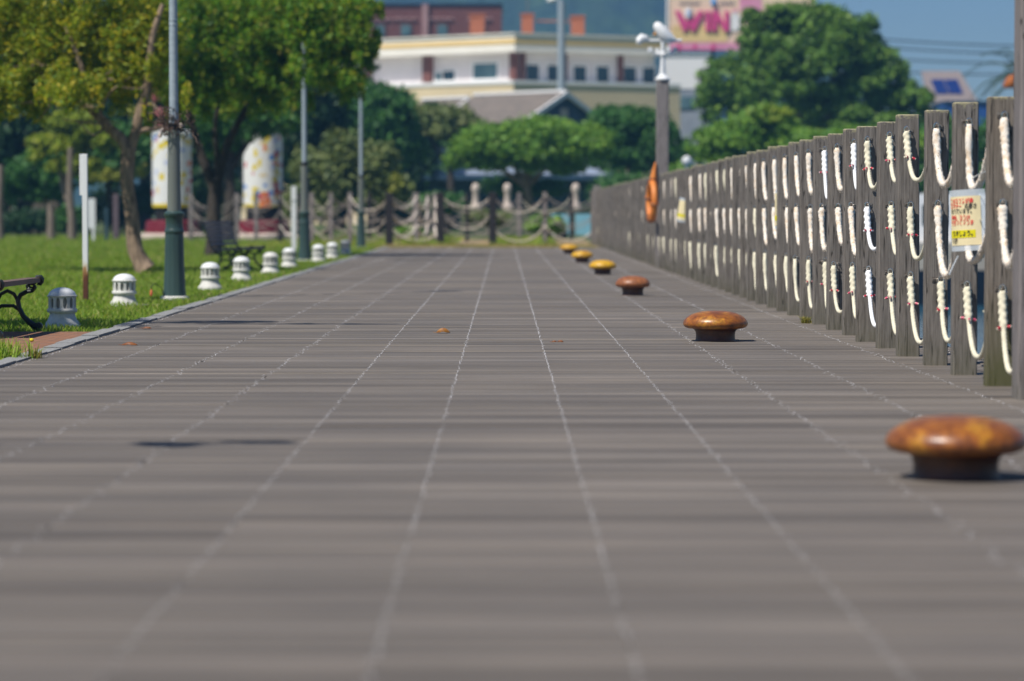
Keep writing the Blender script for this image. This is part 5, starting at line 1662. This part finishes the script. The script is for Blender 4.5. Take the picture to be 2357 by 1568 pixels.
for x_ in (1562, 1598, 1640):
    mb.box(xr(x_ - 4), xr(x_ + 4), -0.1, -0.064, zw(113), zw(102))
mb.box(xr(1545), xr(1650), -0.1, -0.064, zw(116), zw(113.4))
mb.build("strip_marks", M["sign_pink"], t, smooth=False)
# the letters W I N
mb = MB()
y0, y1 = 73, 27
Wp = [(1551, y1), (1563, y1), (1577, 50), (1585, 44), (1592, 50), (1606, y1), (1618, y1), (1598, y0), (1589, y0), (1584, 58), (1579, y0), (1570, y0)]
for poly in (Wp, [(1622, y1), (1633, y1), (1633, y0), (1622, y0)], [(1637, y1), (1650, y1), (1666, 56), (1666, y1), (1676, y1), (1676, y0), (1664, y0), (1648, 46), (1648, y0), (1637, y0)]):
    n_ = len(poly)
    vs = [(xr(a), -0.22, zw(b_)) for a, b_ in poly] + [(xr(a), -0.062, zw(b_)) for a, b_ in poly]
    mb.add(vs, [tuple(range(n_)), tuple(range(2 * n_ - 1, n_ - 1, -1))] + [(i_, i_ + n_, (i_ + 1) % n_ + n_, (i_ + 1) % n_) for i_ in range(n_)])
mb.build("lettering", M["sign_pink"], t, smooth=False)
mb = MB()
for x_ in list(range(1563, 1606, 6)) + list(range(1655, 1690, 6)):
    mb.box(xr(x_), xr(x_ + 4), -0.05, -0.004, zw(13), zw(4 + (x_ % 4)))
mb.build("small_lettering", M["sign_grey"], t, smooth=False)
mb = MB(); mb.lathe([(0, 0), (0.16, 0.05), (0.26, 0.2), (0.25, 0.35), (0.12, 0.6), (0, 0.85)], 16, xr(1641), -0.1, zw(16)); mb.build("blue_drop", M["sign_blue"], t)
mb = MB(); mb.lathe([(0, 0), (0.28, 0.0), (0.3, 0.5), (0.2, 0.62), (0.22, 0.75), (0, 0.8)], 16, xr(1583.5), -0.1, zw(42)); mb.build("blue_white_mark", M["bluewhite"], t)
mb = MB(); mb.box(xr(1680), xr(1700), -0.08, -0.004, zw(72), zw(36)); mb.box(xr(1683), xr(1697), -0.1, -0.004, zw(36), zw(31)); mb.build("white_jar_mark", M["white_trim"], t, smooth=False)
mb = MB(); mb.box(xr(1684), xr(1694), -0.08, -0.004, zw(29), zw(22)); mb.box(xr(1700), xr(1750), -0.05, -0.004, zw(28), zw(-6)); mb.build("pink_mark", M["sign_palepink"], t, smooth=False)

# gabled house
def gable_house(label, apex, d, ang, Lr, half, rise, z_eave, barge=True, k3=1.0):
    t = thing("gabled_house", label, "house", (apex.x, d, 0), ang)
    # local: ridge runs from (0,0) along -x, gable at x = 0
    zr = z_eave + rise
    mb = MB(); mb.prism([(-Lr, -half * .88), (-.25, -half * .88), (-.25, half * .88), (-Lr, half * .88)], -0.03, z_eave)
    mb.add([(-.25, -half * .88, z_eave), (-.25, half * .88, z_eave), (-.25, 0, zr - .12), (-.55, -half * .88, z_eave), (-.55, half * .88, z_eave), (-.55, 0, zr - .12)], [(0, 1, 2), (5, 4, 3), (0, 2, 5, 3), (1, 4, 5, 2), (0, 3, 4, 1)])
    mb.build("wall", M["navy"], t, smooth=False)
    mb = MB()
    for s_ in (-1, 1):
        e = 1.12
        vs = [(0, 0, zr), (0, s_ * half * e, z_eave - rise * (e - 1)), (-Lr - .3, s_ * half * e, z_eave - rise * (e - 1)), (-Lr - .3, 0, zr)]
        vs += [(x_, y_, z_ - 0.10) for x_, y_, z_ in vs]
        mb.add(vs, [(0, 1, 2, 3), (7, 6, 5, 4), (0, 4, 5, 1), (1, 5, 6, 2), (2, 6, 7, 3), (3, 7, 4, 0)])
    rf_ = mb.build("roof", M["roof_brown"], t, smooth=False)
    mb = MB()
    for s_ in (-1, 1):
        e = 1.14
        vs = [(0.05, 0, zr + .05), (0.05, s_ * half * e, z_eave - rise * (e - 1) + .05), (0.05, s_ * half * e, z_eave - rise * (e - 1) - .22), (0.05, 0, zr - .25)]
        vs += [(x_ - 0.14, y_, z_) for x_, y_, z_ in vs]
        mb.add(vs, [(0, 1, 2, 3), (7, 6, 5, 4), (0, 4, 5, 1), (1, 5, 6, 2), (2, 6, 7, 3), (3, 7, 4, 0)])
    mb.build("bargeboard", M["white_trim"], t, smooth=False)
    mb = MB(); mb.box(-Lr - .3, -0.1, -.12, .12, zr + 0.0, zr + .14); mb.build("ridge_cap", M["white_trim"], rf_, smooth=False)
    mb = MB(); mb.box(-.24, -.2, -.3, .3, z_eave + .1, z_eave + .6); mb.build("gable_vent", M["stone"], t, smooth=False)
    return t


ap = W(1305, 212, 165)
gable_house("grey roofed house with white bargeboards on its dark blue gable", ap, 165, R(-45), 7.0, 3.0, 1.5, ap.z - 1.5)
ap = W(1080, 226, 172)
gable_house("smaller brown roofed house with a dark gable, beside the bigger gabled one", ap, 172, R(-50), 4.0, 1.6, 1.0, ap.z - 1.0)

# low park pavilion under the round tree
t = thing("park_pavilion", "low pavilion with pale blue-white wall, under the round crowned tree", "building", ((1200 - 1160) / FPX * 150, 150, 0))
k2 = 150 / FPX
zp = lambda y: 0.9 + (487 - y) * k2
xp = lambda x: (x - 1200) * k2
mb = MB(); mb.box(xp(985), xp(1420), 0.0, 5, zp(402), zp(338)); mb.build("wall", M["bluewhite"], t, smooth=False)
mb = MB(); mb.box(xp(975), xp(1430), -0.8, 0.4, zp(414), zp(402)); mb.build("awning", M["navy"], t, smooth=False)
mb = MB(); mb.box(xp(985), xp(1420), 0.41, 5, -0.03, zp(414)); mb.build("glazed_front", M["teal_dark"], t, smooth=False)
mb = MB(); mb.box(xp(982), xp(1423), -0.1, 5.2, zp(338), zp(334)); mb.build("roof", M["navy"], t, smooth=False)

# grey-brown wall building at far left
t = thing("park_store", "plain grey-brown wall of a low building behind the dark shrub", "building", ((70 - 1160) / FPX * 128, 128, 0))
mb = MB(); mb.box(-2.6, 1.2, 0, 4, -0.03, 1.75); mb.build("wall", M["grey_wall"], t, smooth=False)
mb = MB(); mb.box(-2.7, 1.3, -.15, 4.1, 1.75, 1.9); mb.build("roof", M["teal_dark"], t, smooth=False)

# solar roofed house, blue building
t = thing("solar_house", "rose brown roofed house with dark blue solar panels", "house", ((2190 - 1160) / FPX * 262, 262, 0))
k2 = 262 / FPX
zs = lambda y: 0.9 + (487 - y) * k2
xs = lambda x: (x - 2190) * k2
mb = MB()
vs = [(xs(2135), 0, zs(236)), (xs(2250), 0, zs(236)), (xs(2228), 5.5, zs(157)), (xs(2138), 5.5, zs(157))]
vs += [(a, b_, c - .2) for a, b_, c in vs]
mb.add(vs, [(0, 1, 2, 3), (7, 6, 5, 4), (0, 4, 5, 1), (1, 5, 6, 2), (2, 6, 7, 3), (3, 7, 4, 0)])
rf_ = mb.build("roof", M["rose_roof"], t, smooth=False)
mb = MB(); mb.box(xs(2140), xs(2240), 0.4, 9, -0.03, zs(242)); mb.build("wall", M["white_wall"], t, smooth=False)
for x0, x1 in ((2156, 2183), (2187, 2216)):
    pts_ = []
    for (x_, f_) in ((x0 + 2, .26), (x1 + 4, .26), (x1, .70), (x0 - 2, .70)):
        pts_.append((xs(x_), 5.5 * f_ - .1, zs(236) + (zs(157) - zs(236)) * f_ + .08))
    vs = pts_ + [(a, b_, c - .06) for a, b_, c in pts_]
    mb = MB(); mb.add(vs, [(0, 1, 2, 3), (7, 6, 5, 4), (0, 4, 5, 1), (1, 5, 6, 2), (2, 6, 7, 3), (3, 7, 4, 0)])
    mb.build("solar_panel", M["solar"], rf_, smooth=False)
t = thing("blue_shed", "bright blue clad shed under the solar roofed house", "building", ((2220 - 1160) / FPX * 240, 240, 0))
k2 = 240 / FPX
mb = MB(); mb.box(-48 * k2, 90 * k2, 0, 6, -0.03, 0.9 + (487 - 236) * k2); mb.build("wall", M["bright_blue"], t, smooth=False)
mb = MB(); mb.box(-50 * k2, 92 * k2, -.2, 6.2, 0.9 + (487 - 236) * k2, 0.9 + (487 - 232) * k2); mb.build("roof", M["navy"], t, smooth=False)

# road lamp far behind, globe lamp on the shore
t = thing("road_lamp", "tall pale grey road lamp rising before the cream building", "street lamp", ((1292 - 1160) / FPX * 185, 185, 0))
zt_ = 0.9 + 482 * 185 / FPX
mb = MB(); mb.lathe([(0.30, 0), (0.27, 4), (0.22, zt_)], 16); mb.build("pole", M["lamp_upper"], t)
mb = MB(); mb.tube([(0, 0, zt_), (-.2, 0, zt_ + .1), (-.4, 0, zt_ + .1)], 0.08, 8); mb.build("arm", M["lamp_upper"], t)
mb = MB(); mb.tube([(-.35, 0, zt_ + .1), (-.5, 0, zt_ + .12), (-.75, 0, zt_ + .08), (-.9, 0, zt_ + .04)], [0.08, 0.17, 0.17, 0.06], 10); mb.build("head", M["white_trim"], t)
q = W(1581, 372, 100)
t = thing("globe_lamp", "small white globe lamp peeping over the fence beside the lifebuoy's post", "lamp", (q.x, 100, -0.03))
mb = MB(); mb.lathe([(0.07, 0), (0.06, q.z - .1)], 12); mb.build("pole", M["lamp_upper"], t)
mb = MB(); mb.lathe([(0.0, -0.17), (0.10, -0.14), (0.16, -0.06), (0.17, 0.02), (0.13, 0.12), (0.0, 0.18)], 20, 0, 0, q.z + .05); mb.build("globe", M["white_paint"], t)

# overhead cables
cab = [(70, 100), (88, 118), (118, 138), (150, 162)]
for q, (ya, yb) in enumerate(cab):
    A, B_ = W(1700, ya - 22, 320), W(2520, yb + 6, 250)
    mb = MB()
    pts = []
    for j in range(25):
        s_ = j / 24
        p_ = A.lerp(B_, s_); p_.z -= 3.2 * s_ * (1 - s_)
        pts.append(p_)
    mb.tube(pts, 0.07, 6)
    tag(mb.build("power_cable", M["black"]), f"thin dark power cable crossing the blue sky, {('topmost', 'second from the top', 'second from the bottom', 'lowest')[q]} of four", "cable", "power cables across the sky")

# ------------------------------------------------------------------ boat moored on the harbour, seen between the nearest posts
dW = 84.0
t = thing("moored_boat", "moored boat with a dark hull and beige cabin seen between the nearest fence posts", "boat", (13.6, dW, -1.7))
mb = MB()
hull = [(-4.6, 0.2), (-4.2, -1.1), (2.5, -1.2), (5.5, 0.2), (2.5, 1.6), (-4.2, 1.5)]
vs = [(a * .95, b_ * .8, -0.3) for a, b_ in hull] + [(a, b_, 0.98) for a, b_ in hull]
n_ = len(hull)
mb.add(vs, [tuple(range(n_ - 1, -1, -1)), tuple(range(n_, 2 * n_))] + [(i_, (i_ + 1) % n_, n_ + (i_ + 1) % n_, n_ + i_) for i_ in range(n_)])
mb.build("hull", M["hull"], t, smooth=False)
mb = MB(); mb.prism([(-4.4, -1.0), (2.3, -1.1), (4.6, 0.2), (2.3, 1.4), (-4.4, 1.4)], 0.98, 1.75); mb.build("bulwark", M["cabin"], t, smooth=False)
mb = MB(); mb.box(-3.2, 0.8, -0.7, 1.0, 1.75, 3.1); cb = mb.build("cabin", M["white_trim"], t, smooth=False)
mb = MB()
for q in range(4):
    mb.box(-2.9 + .95 * q, -2.2 + .95 * q, -.73, -.703, 2.25, 2.8)
mb.build("cabin_window", M["glass"], cb, smooth=False)
mb = MB(); mb.box(1.5, 2.4, -0.9, 0.0, 1.76, 2.3); mb.build("orange_crate", M["orange_brick"], t, smooth=False)
mb = MB(); mb.box(-2, 3, 104.5, 105.9, -3, -0.02); mb.v = [(a + 0, b_, c) for a, b_, c in mb.v]
sw = MB(); sw.box(2.95, 200, 105.6, 106.0, -3, 0.25)
tag(sw.build("sea_wall", M["concrete"], smooth=False), "pale concrete sea wall along the far shore", "wall")

# ------------------------------------------------------------------ hills
def hill(name, xs0, xs1, d0, depth, prof, seed, mat):
    nx, ny = 150, 26
    rg = np.random.default_rng(seed)
    vs, fs = [], []
    for j in range(ny + 1):
        v = j / ny
        for i in range(nx + 1):
            u = i / nx
            x = xs0 + (xs1 - xs0) * u
            h = prof(u) * math.sin(min(1, v * 1.35) * math.pi / 2)
            h += (1.5 + 0.02 * h) * rg.normal() * (1 if 0 < j else 0)
            vs.append((x + rg.normal() * 1.5, d0 + depth * v + rg.normal() * 1.5, max(-0.5, h)))
    for j in range(ny):
        for i in range(nx):
            a = j * (nx + 1) + i
            fs.append((a, a + 1, a + nx + 2, a + nx + 1))
    mb = MB(); mb.v, mb.f, mb.mi = vs, fs, [0] * len(fs)
    return tag(mb.build(name, mat, angle=180), kind="structure")


m, nt, b = new_mat("forested_hill")
f = noise(nt, 0.09, 8, rough=0.75)
f2 = noise(nt, 0.035, 3)
col = mix(nt, ramp(nt, f2, [(0.42, (0, 0, 0)), (0.58, (1, 1, 1))]), ramp(nt, f, [(0.35, (0.003, 0.016, 0.022)), (0.6, (0.010, 0.036, 0.032))]), ramp(nt, f, [(0.35, (0.010, 0.036, 0.024)), (0.65, (0.060, 0.11, 0.034))]))
nt.links.new(col, b.inputs["Base Color"])
b.inputs["Roughness"].default_value = 0.9
bump(nt, b, f, 1.0, 4.0)
M["hill"] = m
hill("hill", -420, 175, 940, 320, lambda u: 150 * (0.88 + 0.12 * math.sin(u * 9)) * min(1, (1 - u) * 595 / 125) ** 1.1, 4, m)

# ------------------------------------------------------------------ air
mb = MB(); mb.box(-485, 485, -25, 1290, -4.0, 175)
m, nt, b = new_mat("haze")
nt.nodes.remove(b)
pv_ = nd(nt, "ShaderNodeVolumePrincipled")
pv_.inputs["Color"].default_value = (0.24, 0.58, 1.0, 1)
pv_.inputs["Density"].default_value = 0.00042
pv_.inputs["Anisotropy"].default_value = 0.0
nt.links.new(pv_.outputs[0], nt.nodes["Material Output"].inputs["Volume"])
tag(mb.build("haze", m, smooth=False), kind="stuff")

# ------------------------------------------------------------------ light
SUN_DIR = Vector((1.0, 0.9, -2.0)).normalized()
sd_ = bpy.data.lights.new("sun", "SUN")
sd_.energy = 4.8
sd_.angle = R(0.53)
sd_.color = (1.0, 0.955, 0.88)
so_ = bpy.data.objects.new("sun", sd_)
C.objects.link(so_)
so_.rotation_euler = SUN_DIR.to_track_quat("-Z", "Y").to_euler()
so_.location = (-20, -10, 40)
el = math.asin(-SUN_DIR.z)
az = math.atan2(-SUN_DIR.x, -SUN_DIR.y)
w = bpy.data.worlds.new("World")
scene.world = w
w.use_nodes = True
nt = w.node_tree
bg = nt.nodes["Background"]
sk = nt.nodes.new("ShaderNodeTexSky")
sk.sky_type = "NISHITA"
sk.sun_disc = False
sk.sun_elevation = el
sk.sun_rotation = az
sk.air_density = 1.0
sk.dust_density = 0.2
sk.ozone_density = 3.0
mx = nt.nodes.new("ShaderNodeMix"); mx.data_type = "RGBA"; mx.blend_type = "MULTIPLY"
mx.inputs[0].default_value = 1.0
nt.links.new(sk.outputs[0], mx.inputs[6])
mx.inputs[7].default_value = (0.68, 0.79, 1.0, 1)
nt.links.new(mx.outputs[2], bg.inputs[0])
bg.inputs[1].default_value = 0.056

vs_ = scene.view_settings
vs_.view_transform = "Standard"
vs_.look = "None"
vs_.exposure = 0.2
vs_.gamma = 1.0
scene.cycles.use_denoising = True
scene.cycles.max_bounces = 6
scene.cycles.transparent_max_bounces = 8
scene.cycles.sample_clamp_indirect = 6
